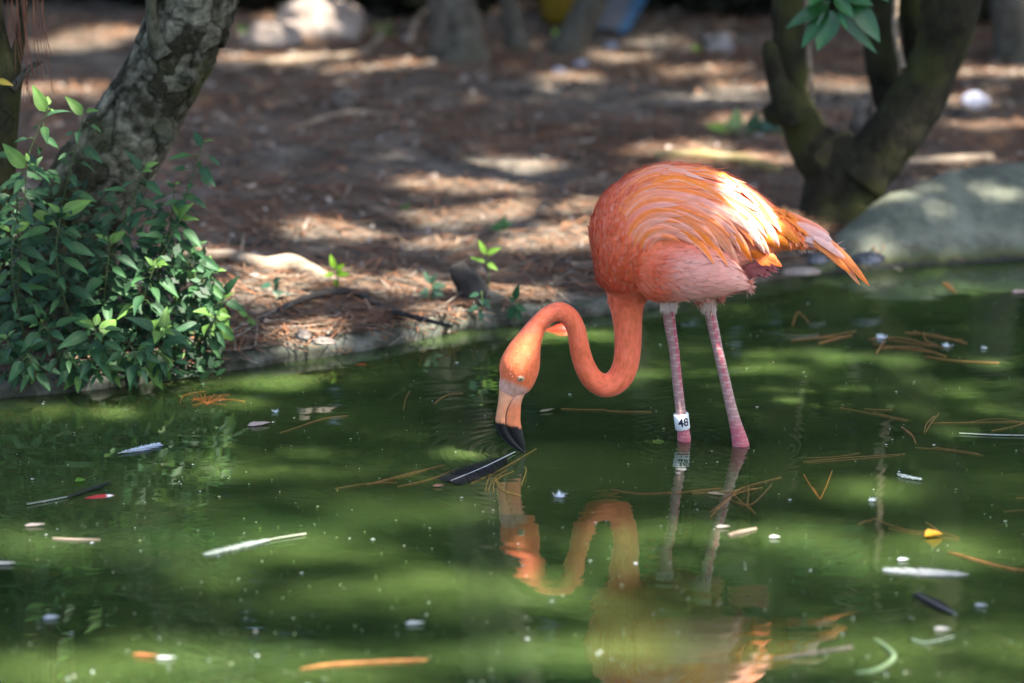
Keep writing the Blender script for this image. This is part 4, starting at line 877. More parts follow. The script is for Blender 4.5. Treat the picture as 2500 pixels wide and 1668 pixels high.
# wing coverts and scapulars sweeping in arcs over the folded wing
SWX, SWY = 1612, 604
def swirl(r, ph):
    c, s = math.cos(ph), math.sin(ph); ex = 1.0+.42*max(0, c)**.8
    return (SWX+r*ex*c, SWY-r*s*(1.0 if s > 0 else .55))
rows = [(40, 95, 19, 18), (56, 94, 17, 19), (73, 90, 16, 20), (91, 86, 15, 21), (109, 82, 14, 22), (126, 76, 13.5, 22), (143, 70, 13, 22), (158, 64, 12.5, 22), (172, 58, 12, 21), (186, 50, 11, 19)]
for ri, (r, span, step, wd) in enumerate(rows):
    ph = 176-ri*5+random.uniform(-6, 6); stop = 18 if r < 120 else 30
    end = -16+4*ri
    while ph-span*.6 > end:
        p0 = math.radians(ph); p1 = math.radians(max(ph-span*random.uniform(.9, 1.1), end-4)); rr = r*random.uniform(.95, 1.05)
        path = []
        for t in (0, .33, .66, 1):
            a = p0+(p1-p0)*t; path.append(swirl(rr*(1-.05+.15*t), a))
        thigh_in = any(((q[0]-1690)/128)**2+((q[1]-668)/80)**2 < 1 for q in path[2:])
        if not thigh_in and all(1450 < q[0] < 1905 for q in path):
            tr = random.random(); rear = max(0, min(1, (path[-1][0]-1660)/160))
            cr = [a*(1-.0)+0 for a in (CORAL if tr < .35 else ORANGE)]
            ct = [(.87, .21, .04), (.81, .31, .21), (.81, .37, .29), (.86, .24, .08)][min(3, int(random.random()*4))] if rear < .5 else [(.82, .36, .27), (.87, .22, .04), (.82, .42, .34), (.85, .29, .15)][int(random.random()*4)]
            feather('covert_feather', path, wd*random.uniform(.9, 1.15), cr, ct, .0002, .0062, edge=(.82, .42, .31), round_=.35)
        ph -= step*random.uniform(.7, 1.0)
# long back feathers along the ridge
for (a, b, c_, w_) in (((1530, 455), (1620, 425), (1720, 450), 26), ((1580, 428), (1680, 418), (1775, 455), 26), ((1640, 418), (1730, 425), (1815, 478), 27), ((1690, 418), (1775, 445), (1848, 512), 28), ((1735, 430), (1815, 472), (1872, 545), 28), ((1770, 445), (1840, 495), (1888, 560), 28), ((1800, 460), (1862, 512), (1902, 572), 26), ((1560, 470), (1650, 440), (1750, 478), 26), ((1610, 465), (1700, 452), (1792, 512), 27), ((1660, 462), (1750, 480), (1822, 560), 28), ((1715, 470), (1792, 512), (1846, 590), 28), ((1755, 492), (1820, 545), (1862, 612), 27), ((1790, 520), (1842, 572), (1876, 622), 26), ((1820, 500), (1868, 550), (1898, 600), 26), ((1740, 520), (1795, 575), (1832, 632), 26), ((1700, 520), (1760, 575), (1800, 640), 26), ((1660, 520), (1722, 570), (1766, 636), 25), ((1625, 520), (1688, 565), (1735, 628), 24)):
    feather('scapular_feather', [a, b, c_], w_*random.uniform(.95, 1.15), (.88, .22, .025), random.choice([(.82, .44, .35), (.87, .24, .04), (.82, .48, .40), (.88, .23, .03)]), .0006, .0075, edge=(.84, .48, .37), round_=.35)
# orange rump and wing-tip feathers, tuft, tail
for (a, b, w_) in (((1840, 560), (1900, 606), 24), ((1850, 590), (1880, 636), 22), ((1870, 575), (1925, 605), 22), ((1880, 545), (1940, 590), 22), ((1890, 525), (1950, 560), 22), ((1905, 530), (1965, 575), 22), ((1920, 545), (1975, 590), 20), ((1830, 610), (1862, 645), 22), ((1895, 560), (1950, 602), 22)):
    feather('rump_feather', [a, ((a[0]+b[0])/2+3, (a[1]+b[1])/2-3), b], w_, (.84, .21, .03), (.88, .26, .03), .001, .006)
for (a, b, w_) in (((1855, 622), (1908, 652), 18), ((1850, 626), (1880, 650), 18), ((1868, 618), (1895, 640), 16), ((1845, 630), (1866, 650), 16)):
    feather('wing_tip_feather', [a, ((a[0]+b[0])/2+4, (a[1]+b[1])/2-1), b], w_, (.86, .20, .05), (.87, .18, .03), surf=False, Y=-.05, seg=6)
for (a, b, c_, w_, Y, cr, ct) in (((1900, 515), (1965, 545), (2024, 574), 22, .0, (.82, .22, .08), (.82, .36, .26)), ((1935, 545), (1985, 566), (2030, 588), 24, -.024, (.82, .38, .30), (.80, .52, .46)), ((1950, 575), (1998, 588), (2034, 604), 24, -.026, (.80, .50, .45), (.82, .58, .54)), ((1955, 590), (1995, 598), (2022, 612), 18, -.02, (.80, .48, .44), (.8, .58, .54)),
                                  ((1990, 570), (2050, 615), (2121, 699), 19, -.020, (.82, .34, .16), (.88, .20, .015)), ((1985, 580), (2045, 628), (2098, 697), 16, -.016, (.82, .40, .28), (.86, .30, .12)), ((1985, 588), (2030, 624), (2076, 668), 16, -.030, (.82, .28, .10), (.88, .22, .02)), ((2000, 580), (2055, 622), (2104, 676), 16, -.010, (.85, .26, .05), (.88, .22, .02)), ((1980, 592), (2020, 618), (2062, 660), 14, -.028, (.84, .25, .06), (.84, .30, .14)), ((1985, 578), (2025, 604), (2062, 632), 16, -.032, (.82, .50, .44), (.84, .44, .34))):
    feather('tail_feather', [a, b, c_], w_, cr, ct, surf=False, Y=Y, seg=10, round_=.6)

# small body plumage, too fine to tell apart
def contour():
    V = []; F = []; C = []
    polys = me.polygons; org = np.array(fl.location)
    ctr = np.empty(len(polys)*3, np.float32); polys.foreach_get('center', ctr); ctr = ctr.reshape(-1, 3)+org
    nrm = np.empty(len(polys)*3, np.float32); polys.foreach_get('normal', nrm); nrm = nrm.reshape(-1, 3)
    px, py = proj(ctr)
    ids = RNG.permutation(len(polys))[:30000]; cnt = 0
    CC, lg = coat(px[ids], py[ids], ctr[ids, 1])
    headc = np.array([[s[0], s[1]] for s in catmull(head, 4)])
    for q, i in enumerate(ids):
        x, y = px[i], py[i]; thg = False
        if ((x < 1640 and y > 735) or x < 1435) and (y > 735 or x < 1435): continue
        if lg[q] > .2 or (y > 905 and x < 1300): continue
        if ctr[i, 1] < .01 and ((x-1725)/205)**2+((y-540)/125)**2 < 1 and not (y > 596 and ((x-1690)/132)**2+((y-665)/80)**2 < 1): continue
        if x < 1640 and y > 735 or x < 1435:                      # neck: along the neck towards the body
            k = int(np.argmin((headc[:, 0]-x)**2+(headc[:, 1]-y)**2)); k = min(k, len(headc)-2); d2 = headc[k+1]-headc[k]; L_ = random.uniform(6, 13)*K; wd = .0009
        elif y > 722: d2 = np.array([0.05, 1.0]); L_ = random.uniform(10, 20)*K; wd = .0011
        elif y > 590+max(0, (1640-x))*.25 and x > 1560: d2 = np.array([1, .12+.3*max(0, (x-1740)/80)]); L_ = random.uniform(24, 46)*K; wd = .0034; thg = True
        else:
            a = math.atan2(-(y-SWY), x-SWX); d2 = np.array([math.sin(a), math.cos(a)])*(1 if True else 1); L_ = random.uniform(14, 30)*K; wd = .0024
            if x < 1560: d2 = np.array([.25+.55*max(0, (560-y)/160), -1.0]) if y < 700 else np.array([.2, -1])
        n_ = Vector(nrm[i]); p = Vector(ctr[i]); d = Vector((d2[0], 0, -d2[1])); d = d-n_*d.dot(n_)
        if d.length < .05: continue
        d.normalize(); d = (d+Vector(RNG.normal(0, .14 if not thg else .07, 3))).normalized(); s = d.cross(n_).normalized()*wd
        b = len(V); lf = random.uniform(.0003, .0012) if not thg else random.uniform(.0003, .0009)
        V += [p+n_*.0002, p+d*L_*.55+s+n_*lf*.7, p+d*L_+n_*lf*1.5, p+d*L_*.55-s+n_*lf*.7]; F.append((b, b+1, b+2, b+3))
        nk = (x < 1640 and y > 735) or x < 1435; c = CC[q]*random.uniform(.86, 1.12); g_ = random.random()*(1 if not nk else 1.8)
        if g_ < .28: c = c*.7+np.array((.82, .50, .42))*.3
        elif g_ < .4 and not nk: c = c*np.array((1, .85, .7))
        c = c*(.45 if (thg or nk) else .65)+CC[q]*(.55 if (thg or nk) else .35)
        C += [tuple(np.clip(c, .01, .9))]*4
    o = obj('contour_feathers', V, F, M['feather'], fl, cols=C); o['kind'] = 'stuff'
contour()
# fluff at the hem of thigh and tail
V = []; F = []; C = []
for _ in range(420):
    u = random.random()
    if u < .4: x, y, Y = random.uniform(1612, 1652), random.uniform(738, 756), YF-.012; d = Vector((random.gauss(0, .12), -.1, -1))
    elif u < .75: x, y, Y = random.uniform(1712, 1748), random.uniform(738, 760), YN-.012; d = Vector((random.gauss(.15, .12), -.1, -1))
    elif u < .85: x, y, Y = random.uniform(1790, 1812), random.uniform(685, 703), -.07; d = Vector((1, -.1, -.75+random.gauss(0, .12)))
    else: x, y, Y = random.uniform(1945, 1985), random.uniform(598, 610), -.012; d = Vector((.5, 0, -.8+random.gauss(0, .3)))
    p = at_y(x, y, Y); d.normalize(); L_ = random.uniform(8, 18)*K; s = Vector((.0005, 0, .0002)); b = len(V)
    V += [p-s, p+s, p+d*L_]; F.append((b, b+1, b+2)); C += [(.80, .64, .60)]*3
o = obj('down_fringe', V, F, M['feather'], fl, cols=C); o['kind'] = 'stuff'

# bill: two halves with the dark bent tip
M['bill'] = vcol_mat('bill_horn', rough=.38, spec=.35, var=.14, scale=120)
def bill_half(name, left, right, w, dy, parent):
    L_ = catmull(left, 5); R_ = catmull(right, 5); n = 20; V = []; C = []; m = len(L_)
    for i in range(m):
        a = at_y(L_[i][0], L_[i][1], HY+dy); b = at_y(R_[i][0], R_[i][1], HY+dy); c = (a+b)/2; h = (b-a)/2; t = i/(m-1)
        ww = w[0]+(w[1]-w[0])*t**1.3
        for j in range(n):
            q = 2*math.pi*j/n; p = c+h*math.cos(q)+Vector((0, 1, 0))*math.sin(q)*ww; V.append(p)
    px, py = proj(np.array([tuple(v) for v in V]))
    bl = sstep(0, 5, py-(1026+(px-1210)*.28+2*np.sin(px*.7))); ga = np.zeros(len(V))
    cc = np.tile(np.array((.82, .25, .11)), (len(V), 1)); cc = mixc(cc, (.76, .42, .29), sstep(1000, 965, py)*.7)
    if name == 'upper_bill': cc = mixc(cc, (.80, .36, .19), np.full(len(V), .7))
    cc = mixc(cc, (.004, .004, .005), bl)
    C = [tuple(x) for x in cc]
    F = grid_faces(m, n, True); F.append(tuple(range(n-1, -1, -1))); F.append(tuple(range((m-1)*n, m*n)))
    return obj(name, V, F, M['bill'], parent, cols=C)
ub = bill_half('upper_bill', [(1219, 945), (1217, 975), (1212, 1008), (1209, 1036), (1218, 1060), (1236, 1081), (1258, 1096), (1280, 1105)], [(1272, 955), (1252, 985), (1242, 1010), (1241, 1038), (1250, 1060), (1262, 1078), (1274, 1092), (1284, 1104)], (.0130, .0032), -.0015, fl)
lb = bill_half('lower_bill', [(1246, 955), (1232, 985), (1225, 1010), (1226, 1038), (1236, 1060), (1250, 1077), (1264, 1090), (1278, 1101)], [(1287, 952), (1274, 980), (1271, 1010), (1271, 1031), (1275, 1050), (1279, 1068), (1282, 1085), (1283, 1099)], (.0135, .0030), -.001, fl)
gp = [(1268, 955), (1250, 978), (1239, 1000), (1235, 1020), (1237, 1042), (1246, 1063), (1259, 1081), (1274, 1095)]
S = catmull(gp, 4); pts = [at_y(a, b, HY-.0142+.0102*(i/(len(S)-1))**1.15) for i, (a, b) in enumerate(S)]
V, F = tube(pts, list(np.linspace(.0003, .0008, len(S)//2))+list(np.linspace(.0009, .0008, len(S)-len(S)//2)), 8); obj('gape', V, F, M['bill'], fl, cols=[(.02, .017, .018)]*len(V))
# eye
hp, hn_ = hit(1272, 918); hp = hp-hn_*.0006
def disc(c, n_, r, h, col, name, parent, mat):
    bm = bmesh.new(); bmesh.ops.create_uvsphere(bm, u_segments=20, v_segments=10, radius=1)
    rot = n_.to_track_quat('Z', 'Y').to_matrix()
    V = [c+rot @ Vector((v.co.x*r, v.co.y*r, v.co.z*h)) for v in bm.verts]; F = [[w_.index for w_ in f.verts] for f in bm.faces]; bm.free()
    return obj(name, V, F, mat, parent, cols=[col]*len(V))
M['eye'] = vcol_mat('eye', rough=.08, spec=.6, var=0)
ringe = disc(hp, hn_, .0062, .0012, (.55, .30, .21), 'eye', fl, M['bill'])
disc(hp+hn_*.0008, hn_, .0044, .0014, (.34, .28, .15), 'iris', ringe, M['eye']); disc(hp+hn_*.0015, hn_, .0021, .0009, (.006, .006, .006), 'pupil', ringe, M['eye'])
# droplets on head and neck
V = []; F = []
bm = bmesh.new(); bmesh.ops.create_icosphere(bm, subdivisions=1, radius=1); sv = [v.co.copy() for v in bm.verts]; sf = [[w_.index for w_ in f.verts] for f in bm.faces]; bm.free()
for _ in range(110):
    k = random.choice(catmull(head[3:13], 4)); p, n_ = hit(k[0]+random.uniform(-1, 1)*k[2]*.98, k[1]+random.uniform(-.6, .6)*k[2])
    if p is None: continue
    r = random.uniform(.0004, .0008); b = len(V); V += [p+n_*r*.4+v*r for v in sv]; F += [[i+b for i in f] for f in sf]
M['drop'] = vcol_mat('water_drop', rough=.03, spec=1.0, var=0)
o = obj('water_droplets', V, F, M['drop'], fl, cols=[(.75, .42, .32)]*len(V)); o['kind'] = 'stuff'
# leg band with its number
M['band'] = vcol_mat('white_band_plastic', rough=.35, var=.05)
ba, bb = at_y(1662, 1010, YF), at_y(1667, 1047, YF); ax = (bb-ba).normalized(); RB = .0122
V, F = tube([ba, ba+ax*.0006, bb-ax*.0006, bb], [RB-.0008, RB, RB, RB-.0008], 40)
band = obj('leg_band', V, F, M['band'], fl, cols=[(.80, .83, .84)]*len(V)); band['label'] = 'white leg band reading 48'
cu = bpy.data.curves.new('n', 'FONT'); cu.body = '48'; cu.size = .0190; cu.offset = .00055; cu.align_x = 'CENTER'; cu.align_y = 'CENTER'; cu.resolution_u = 4
to = bpy.data.objects.new('n', cu); COL.objects.link(to); dg.update(); tm = bpy.data.meshes.new_from_object(to.evaluated_get(bpy.context.evaluated_depsgraph_get())); bpy.data.objects.remove(to)
bm = bmesh.new(); bm.from_mesh(tm); bmesh.ops.triangulate(bm, faces=bm.faces[:])
bmesh.ops.subdivide_edges(bm, edges=bm.edges[:], cuts=2, use_grid_fill=True)
upb = -ax; frn = Vector((0, -1, 0)); frn = (frn-upb*frn.dot(upb)).normalized(); rgt = frn.cross(upb)*-1
if rgt.x < 0: rgt = -rgt
mid_ = (ba+bb)/2; V = []
for v in bm.verts:
    an = v.co.x*.92/RB+.20; V.append(mid_+upb*v.co.y*1.0+(frn*math.cos(an)+rgt*math.sin(an))*(RB+.0004))
F = [[w_.index for w_ in f.verts] for f in bm.faces]; bm.free()
obj('number', V, F, M['band'], band, cols=[(.012, .014, .03)]*len(V), smooth=False)

# ------------------------------------------------------------------ things floating on the pond
M['fneedle'] = vcol_mat('floating_needle', rough=.5, var=.25, scale=80)
M['rust_wood'] = noise_mat('wet_rusty_wood', [(.3, (.22, .09, .03)), (.7, (.42, .20, .07))], scale=50, bump=0)
M['down'] = vcol_mat('floating_down', rough=.6, var=.08, trans=.25)
def needles(lines, label, col=(.22, .098, .03), r=.00055, group='pine needle clumps afloat', lift=0):
    c = at_z(lines[0][0][0], lines[0][0][1], 0); e = empty('floating_needles', c, label, 'pine needles', group)
    for ln in lines:
        P_ = catmull(ln, 5) if len(ln) > 2 else catmull([ln[0], ((ln[0][0]+ln[1][0])/2, (ln[0][1]+ln[1][1])/2+random.uniform(-3, 3)), ln[1]], 4)
        pp = [at_z(q[0], q[1], .0012+(q[2]*K if len(q) > 2 else 0)) for q in P_]
        k = random.uniform(.7, 1.3); V, F = tube(pp, [r*random.uniform(.8, 1.1)]*len(pp), 4); obj('needle', V, F, M['fneedle'], e, cols=[tuple(c_*k for c_ in col)]*len(V))
def fan(cx, cy, n, L_, a0, a1): return [[(cx+random.uniform(-4, 4), cy+random.uniform(-2, 2)), (cx+L_*random.uniform(.7, 1)*math.cos(a), cy+L_*random.uniform(.7, 1)*math.sin(a)*.45)] for a in np.linspace(a0, a1, n)]
needles([[(1735, 1262), (1790, 1210, 8), (1862, 1190)], [(1782, 1220), (1832, 1232), (1885, 1182)], [(1740, 1245), (1800, 1200), (1822, 1195, 6)], [(1790, 1205), (1822, 1232, 5), (1828, 1190)], [(1735, 1250), (1775, 1225, 6), (1800, 1195)], [(1800, 1225), (1835, 1245)], [(1690, 1205), (1760, 1200), (1850, 1192)], [(1820, 1232), (1845, 1255)], [(1765, 1215), (1815, 1190), (1908, 1165)]], 'tangled orange needle clump below the flamingo near leg')
needles([[(1962, 1158), (1985, 1195), (2003, 1218)], [(2003, 1218), (2018, 1185), (2032, 1148)], [(1985, 1190), (2000, 1215), (2006, 1212)]], 'V-shaped orange needle pair right of the flamingo legs', (.45, .15, .03))
needles([[(1960, 1128), (2060, 1118), (2210, 1108)], [(1970, 1130), (2080, 1122), (2195, 1112)], [(1965, 1118), (2040, 1115), (2100, 1106)]], 'long straight needle bundle right of the near leg waterline')
needles([[(1930, 832), (1990, 825), (2090, 808)], [(2000, 838), (2045, 826), (2080, 818)], [(1935, 830), (2010, 824), (2060, 822)]], 'needle streak behind the near leg at left of the large raft', r=.0012)
needles([[(2120, 828), (2200, 825), (2280, 845)], [(2210, 812), (2280, 818), (2360, 838)], [(2230, 808), (2290, 825), (2350, 830)], [(2130, 840), (2200, 850), (2290, 862)], [(2150, 850), (2230, 848), (2310, 870)], [(2170, 830), (2240, 840), (2320, 850)], [(2260, 870), (2330, 880), (2440, 886)], [(2140, 862), (2150, 845), (2160, 832)], [(2255, 812), (2260, 830), (2290, 845)]], 'large raft of orange needles and fluff at the right far water', r=.0012)
needles([[(1935, 795), (1945, 765), (1955, 762)], [(1950, 762), (1965, 775), (1975, 788)]], 'small bent orange needle scrap behind the flamingo', r=.0012)
needles([[(2300, 688), (2320, 705), (2335, 715)], [(2308, 690), (2328, 708)]], 'tiny orange needle scrap near the sloping slab', r=.0014)
needles([[(2050, 995), (2120, 1008), (2215, 1028)], [(2110, 998), (2180, 1000)], [(2130, 1005), (2220, 1026)]], 'needle pair in the bright green water at right centre')
needles([[(2200, 1042), (2225, 1060), (2236, 1082)], [(2206, 1045), (2230, 1066)]], 'single curled needle under the needle pair at right', r=.0011)
needles([[(2256, 1058), (2262, 1035), (2282, 1015)], [(2260, 1055), (2275, 1030), (2292, 1010)], [(2272, 1033), (2380, 1031), (2510, 1030)], [(2370, 1030), (2440, 1022), (2520, 1038)], [(2420, 1052), (2470, 1042), (2510, 1030)]], 'long needles crossing at the right edge of the pond')
needles([[(2235, 1093), (2300, 1098), (2400, 1112)], [(2280, 1092), (2340, 1100), (2390, 1108)]], 'faint needle pair at right below the dark tipped quill')
needles([[(2170, 1290), (2230, 1302), (2340, 1318)], [(2300, 1300), (2345, 1315)], [(2260, 1275), (2290, 1295)], [(2130, 1265), (2200, 1290), (2260, 1300)], [(2095, 1280), (2130, 1270)]], 'needles holding the yellow petal at right')
needles([[(2315, 1348), (2400, 1370), (2480, 1392)], [(2330, 1350), (2420, 1378), (2520, 1395)]], 'thick orange needle bundle above the broad white feather', r=.0013)
needles([[(1185, 1200), (1195, 1165), (1225, 1145), (1270, 1120)], [(1192, 1200), (1205, 1170), (1240, 1145)], [(1205, 1200), (1210, 1172), (1255, 1150)], [(1280, 1140), (1285, 1150, 10), (1272, 1185)], [(1210, 1170), (1225, 1195), (1272, 1210)], [(1208, 1165), (1235, 1200), (1262, 1208)], [(1150, 1180), (1215, 1150), (1310, 1095)]], 'curled brown needles floating right under the bill', (.34, .19, .04))
needles([[(818, 1193), (900, 1180), (970, 1178)], [(895, 1183), (990, 1158), (1085, 1135)], [(970, 1188), (1050, 1170), (1120, 1142)], [(900, 1182), (1000, 1160), (1060, 1140)]], 'long orange needles left of the black feather')
needles(fan(470, 975, 3, 110, -.3, .3)+fan(505, 985, 9, 60, -2.4, -.4)+[[(440, 985), (450, 965), (500, 955)], [(470, 990), (540, 975), (600, 980)]], 'rusty needle nest floating under the right end of the weeds', (.40, .13, .025))
needles([[(985, 1000), (990, 975), (1000, 955)], [(1060, 985), (1090, 965), (1130, 960)]], 'faint needle arc in dark water left of the head')
needles([[(683, 1057), (720, 1045), (780, 1025)], [(720, 1045), (790, 1022), (850, 1015)]], 'needle pair right of the small white petal at left')
needles([[(1490, 1195), (1560, 1205), (1640, 1203)], [(1650, 1203), (1720, 1196), (1760, 1192)]], 'dark reddish needles lying across the leg reflections', (.22, .07, .03))
needles([[(1480, 1003), (1530, 1005), (1590, 1006)], [(1370, 998), (1430, 1000), (1480, 1000)]], 'thin needle line between neck and legs', (.30, .12, .04), r=.0007)
needles([[(2480, 1216), (2515, 1217)], [(2450, 1249), (2490, 1246), (2520, 1247)]], 'short orange needles at the right edge below the crossing ones')

def fstick(st, label, mat, name='floating_stick', cat='stick'):
    S = catmull(st, 6); pp = [at_z(s[0], s[1], s[2]*K*.35) for s in S]; V, F = tube(pp, [s[2]*K for s in S], 8, bark_disp(61, .3, .2)); tag(obj(name, V, F, M[mat], origin=pp[0]), label, cat)
fstick([(733, 1634, 2), (800, 1624, 4.5), (900, 1618, 4.5), (1000, 1613, 4), (1043, 1611, 2)], 'orange-brown stick floating at the bottom centre', 'rust_wood')
fstick([(1778, 1307, 4), (1810, 1300, 6), (1846, 1291, 4)], 'short pale stick floating below the legs', 'pale_wood')
M['greenstalk'] = noise_mat('green_stalk', [(.3, (.10, .16, .07)), (.7, (.25, .34, .19))], scale=40, bump=0)
fstick([(2090, 1642, 3), (2140, 1635, 5), (2182, 1606, 6), (2165, 1580, 4), (2135, 1560, 2)], 'curved green stalk floating near the bottom right', 'greenstalk')
fstick([(128, 1315, 3), (180, 1318, 4), (245, 1318, 2)], 'pale brown twig floating at left below the white petal', 'pale_wood')
fstick([(1885, 1610, 2), (1960, 1598, 4), (2080, 1580, 4)], 'faint brown stalk floating beside the body reflection', 'twig')

def ffeather(path, w, label, col, shaft=(.38, .38, .35), ragged=.3, name='floating_feather', vane0=.12, edge=None):
    """feather lying on the water: vane with ragged barbs plus shaft"""
    S = catmull(path, 8); m = len(S); p0 = at_z(*S[0], 0); e = empty(name, p0, label, 'feather', 'feathers afloat on the pond')
    V = []; F = []; C = []
    pts = [at_z(s[0], s[1], .002) for s in S]
    nb = 120
    for i in range(nb):
        t = vane0+(1-vane0)*i/nb; f = t*(m-1); k = min(int(f), m-2); p = pts[k].lerp(pts[k+1], f-k); T = (pts[k+1]-pts[k]).normalized()
        ww = w*K*2.4*.5*math.sin(math.pi*min(1, max(.02, (t-vane0)/(1-vane0)*.9+.08)))**.6
        for s in (-1, 1):
            if random.random() < .12+.25*ragged: continue
            sd = Vector((-T.y, T.x, 0))*s; d = (sd*.8+T*.75).normalized()*ww*random.uniform(1-ragged, 1)
            b = len(V); hw = T*.0009; z = Vector((0, 0, random.uniform(0, .003)*ragged))
            V += [p-hw, p+hw, p+d+hw*.5+z, p+d-hw*.6+z]; F.append((b, b+1, b+2, b+3)); kk = random.uniform(.85, 1.1); C += [tuple(c*kk for c in col)]*4
    obj('vane', V, F, M['down'], e, cols=C, smooth=False)
    V, F = tube([p+Vector((0, 0, .0008)) for p in pts], list(np.linspace(.0009, .0003, m)), 5); obj('shaft', V, F, M['down'], e, cols=[shaft]*len(V)); return e
W_ = (.34, .37, .38)
ffeather([(288, 1108), (340, 1098), (392, 1085)], 24, 'fluffy bluish white feather floating below the weeds', (.62, .70, .82), ragged=.7)
ffeather([(747, 1304), (640, 1322), (500, 1355)], 22, 'long white feather with bare quill at lower left', (.24, .29, .26), (.45, .45, .40), .45, vane0=.42)
ffeather([(2365, 1404), (2270, 1398), (2158, 1392)], 30, 'broad white feather floating at lower right', W_, ragged=.35, vane0=.03)
ffeather([(1258, 1104), (1180, 1142), (1100, 1175)], 66, 'large black feather with white quill floating under the bill', (.012, .012, .014), (.6, .62, .64), .35, vane0=.2)
ffeather([(2335, 1502), (2290, 1478), (2238, 1450)], 26, 'small black feather floating at lower right', (.012, .011, .012), (.4, .4, .42), .4, vane0=.15)
ffeather([(2520, 1064), (2430, 1062), (2342, 1058)], 5, 'slender white quill at the right edge', (.66, .72, .72), ragged=.15, vane0=.02)
ffeather([(2190, 1158), (2215, 1166), (2248, 1172)], 14, 'small spiky white down feather right of the legs', (.74, .80, .78), ragged=.8, vane0=.0)
ffeather([(66, 1232), (130, 1220), (172, 1212)], 3, 'white quill end floating at the left edge', (.78, .8, .8), ragged=.2, vane0=.0)
ffeather([(165, 1214), (220, 1196), (272, 1178)], 16, 'small black feather touching the red fish', (.012, .012, .014), (.05, .05, .05), .7, vane0=.0)
ffeather([(2330, 1555), (2260, 1570), (2225, 1560)], 5, 'thin pale curved feather near the bottom right', (.30, .38, .30), (.4, .46, .4), .4)

def puff(px, py, r, label, col=(.78, .84, .9), n=70):
    c = at_z(px, py, .002); V = []; F = []
    for i in range(n):
        a = random.uniform(0, 6.28); el = random.uniform(-.1, 1.3); d = Vector((math.cos(a)*math.cos(el), math.sin(a)*math.cos(el), math.sin(el)*.7)); L_ = r*K*random.uniform(.5, 1.1)
        s = Vector((-d.y, d.x, .2)).normalized()*.0007; q = c+Vector((random.gauss(0, .25), random.gauss(0, .25), 0))*r*K; b = len(V); V += [q-s, q+s, q+d*L_]; F.append((b, b+1, b+2))
    tag(obj('down_puff', V, F, M['down'], origin=c, cols=[col]*len(V), smooth=False), label, 'feather', 'feathers afloat on the pond')
puff(1366, 1212, 20, 'round white down puff floating right of the needles under the bill')
puff(2150, 825, 20, 'white down puff caught on the large needle raft')
puff(2310, 845, 17, 'white down puff at the right end of the large needle raft')
puff(672, 1005, 13, 'tiny bluish down star above the pink petal', n=40)
puff(2130, 1222, 15, 'flat white down scrap right of the tangled needle clump', n=40)
puff(2402, 850, 12, 'small white down puff right of the large needle raft', n=40)

def petal(px, py, lx, wx, ang, col, label, name='floating_petal', cat='petal', cup=.15, mat='newleaf', z=.0015):
    c = at_z(px, py, z); col = tuple(a*.72 for a in col); me = leaf_mesh(name, lx*K, wx*K*2.4, M[mat], tuple(a*.9 for a in col), col, cup, -.05, n=6)
    for v in me.vertices: v.co.y -= lx*K/2
    o = bpy.data.objects.new(name, me); COL.objects.link(o); d = Vector((math.cos(ang), math.sin(ang), 0)); o.matrix_world = orient(c+Vector((0, 0, .001)), d, Vector((0, 0, 1))); tag(o, label, cat, 'petals and leaves afloat')
petal(632, 1038, 58, 16, .35, (.80, .62, .55), 'pinkish white petal floating left of centre')
petal(85, 1284, 46, 9, .1, (.82, .68, .62), 'white petal floating near the left edge')
petal(2280, 1310, 44, 16, .3, (.80, .36, .02), 'curled yellow-orange petal floating at right', cup=.6)
petal(1765, 1288, 32, 9, 0, (.80, .70, .60), 'cream oval petal floating on the near leg reflection')
petal(1891, 1313, 26, 10, -.2, (.78, .80, .80), 'small white diamond petal right of the short pale stick')
petal(1335, 1004, 42, 8, .5, (.50, .40, .26), 'tan dry leaf floating between head and legs', 'floating_leaf', 'leaf')
petal(1750, 1208, 46, 9, -.5, (.52, .42, .28), 'pale dry leaf tucked in the tangled needle clump', 'floating_leaf', 'leaf')
petal(1070, 1188, 26, 8, 0, (.62, .28, .22), 'small pink petal at the tip of the black feather')
petal(355, 1602, 58, 7, -.3, (.50, .17, .07), 'orange petal floating at lower left')
petal(405, 1608, 40, 6, -.1, (.74, .78, .80), 'white sliver beside the orange petal at lower left')
petal(1013, 1524, 40, 10, 0, (.70, .74, .76), 'white oval petal floating at the bottom centre')
petal(125, 1510, 34, 11, .1, (.72, .78, .84), 'white tattered petal at lower left')
petal(196, 1175, 26, 14, .2, (.16, .36, .03), 'yellow-green leaf floating below the weeds', 'floating_leaf', 'leaf')
petal(2490, 715, 50, 16, .1, (.85, .60, .56), 'pink petal at the right edge near the slab')
petal(10, 1378, 50, 9, 0, (.80, .74, .70), 'white petal at the left edge lower down')
petal(2205, 1368, 26, 9, 0, (.75, .80, .84), 'white petal just above the broad white feather')
petal(2395, 1480, 28, 8, -.3, (.78, .82, .86), 'small white petal at right above the bottom corner')
petal(2300, 1538, 34, 10, -.2, (.78, .74, .70), 'white petal with pink edge at lower right')
yl = at_y(-10, 196, .44); me_ = leaf_mesh('leaf', 46*mpp(yl), 20*mpp(yl), M['newleaf'], (.40, .32, .03), (.55, .38, .06), .2, .1)
child_inst('yellow_leaf', me_, orient(yl, at_y(34, 207, .43)-yl, Vector((0, -.7, .7))), ls)

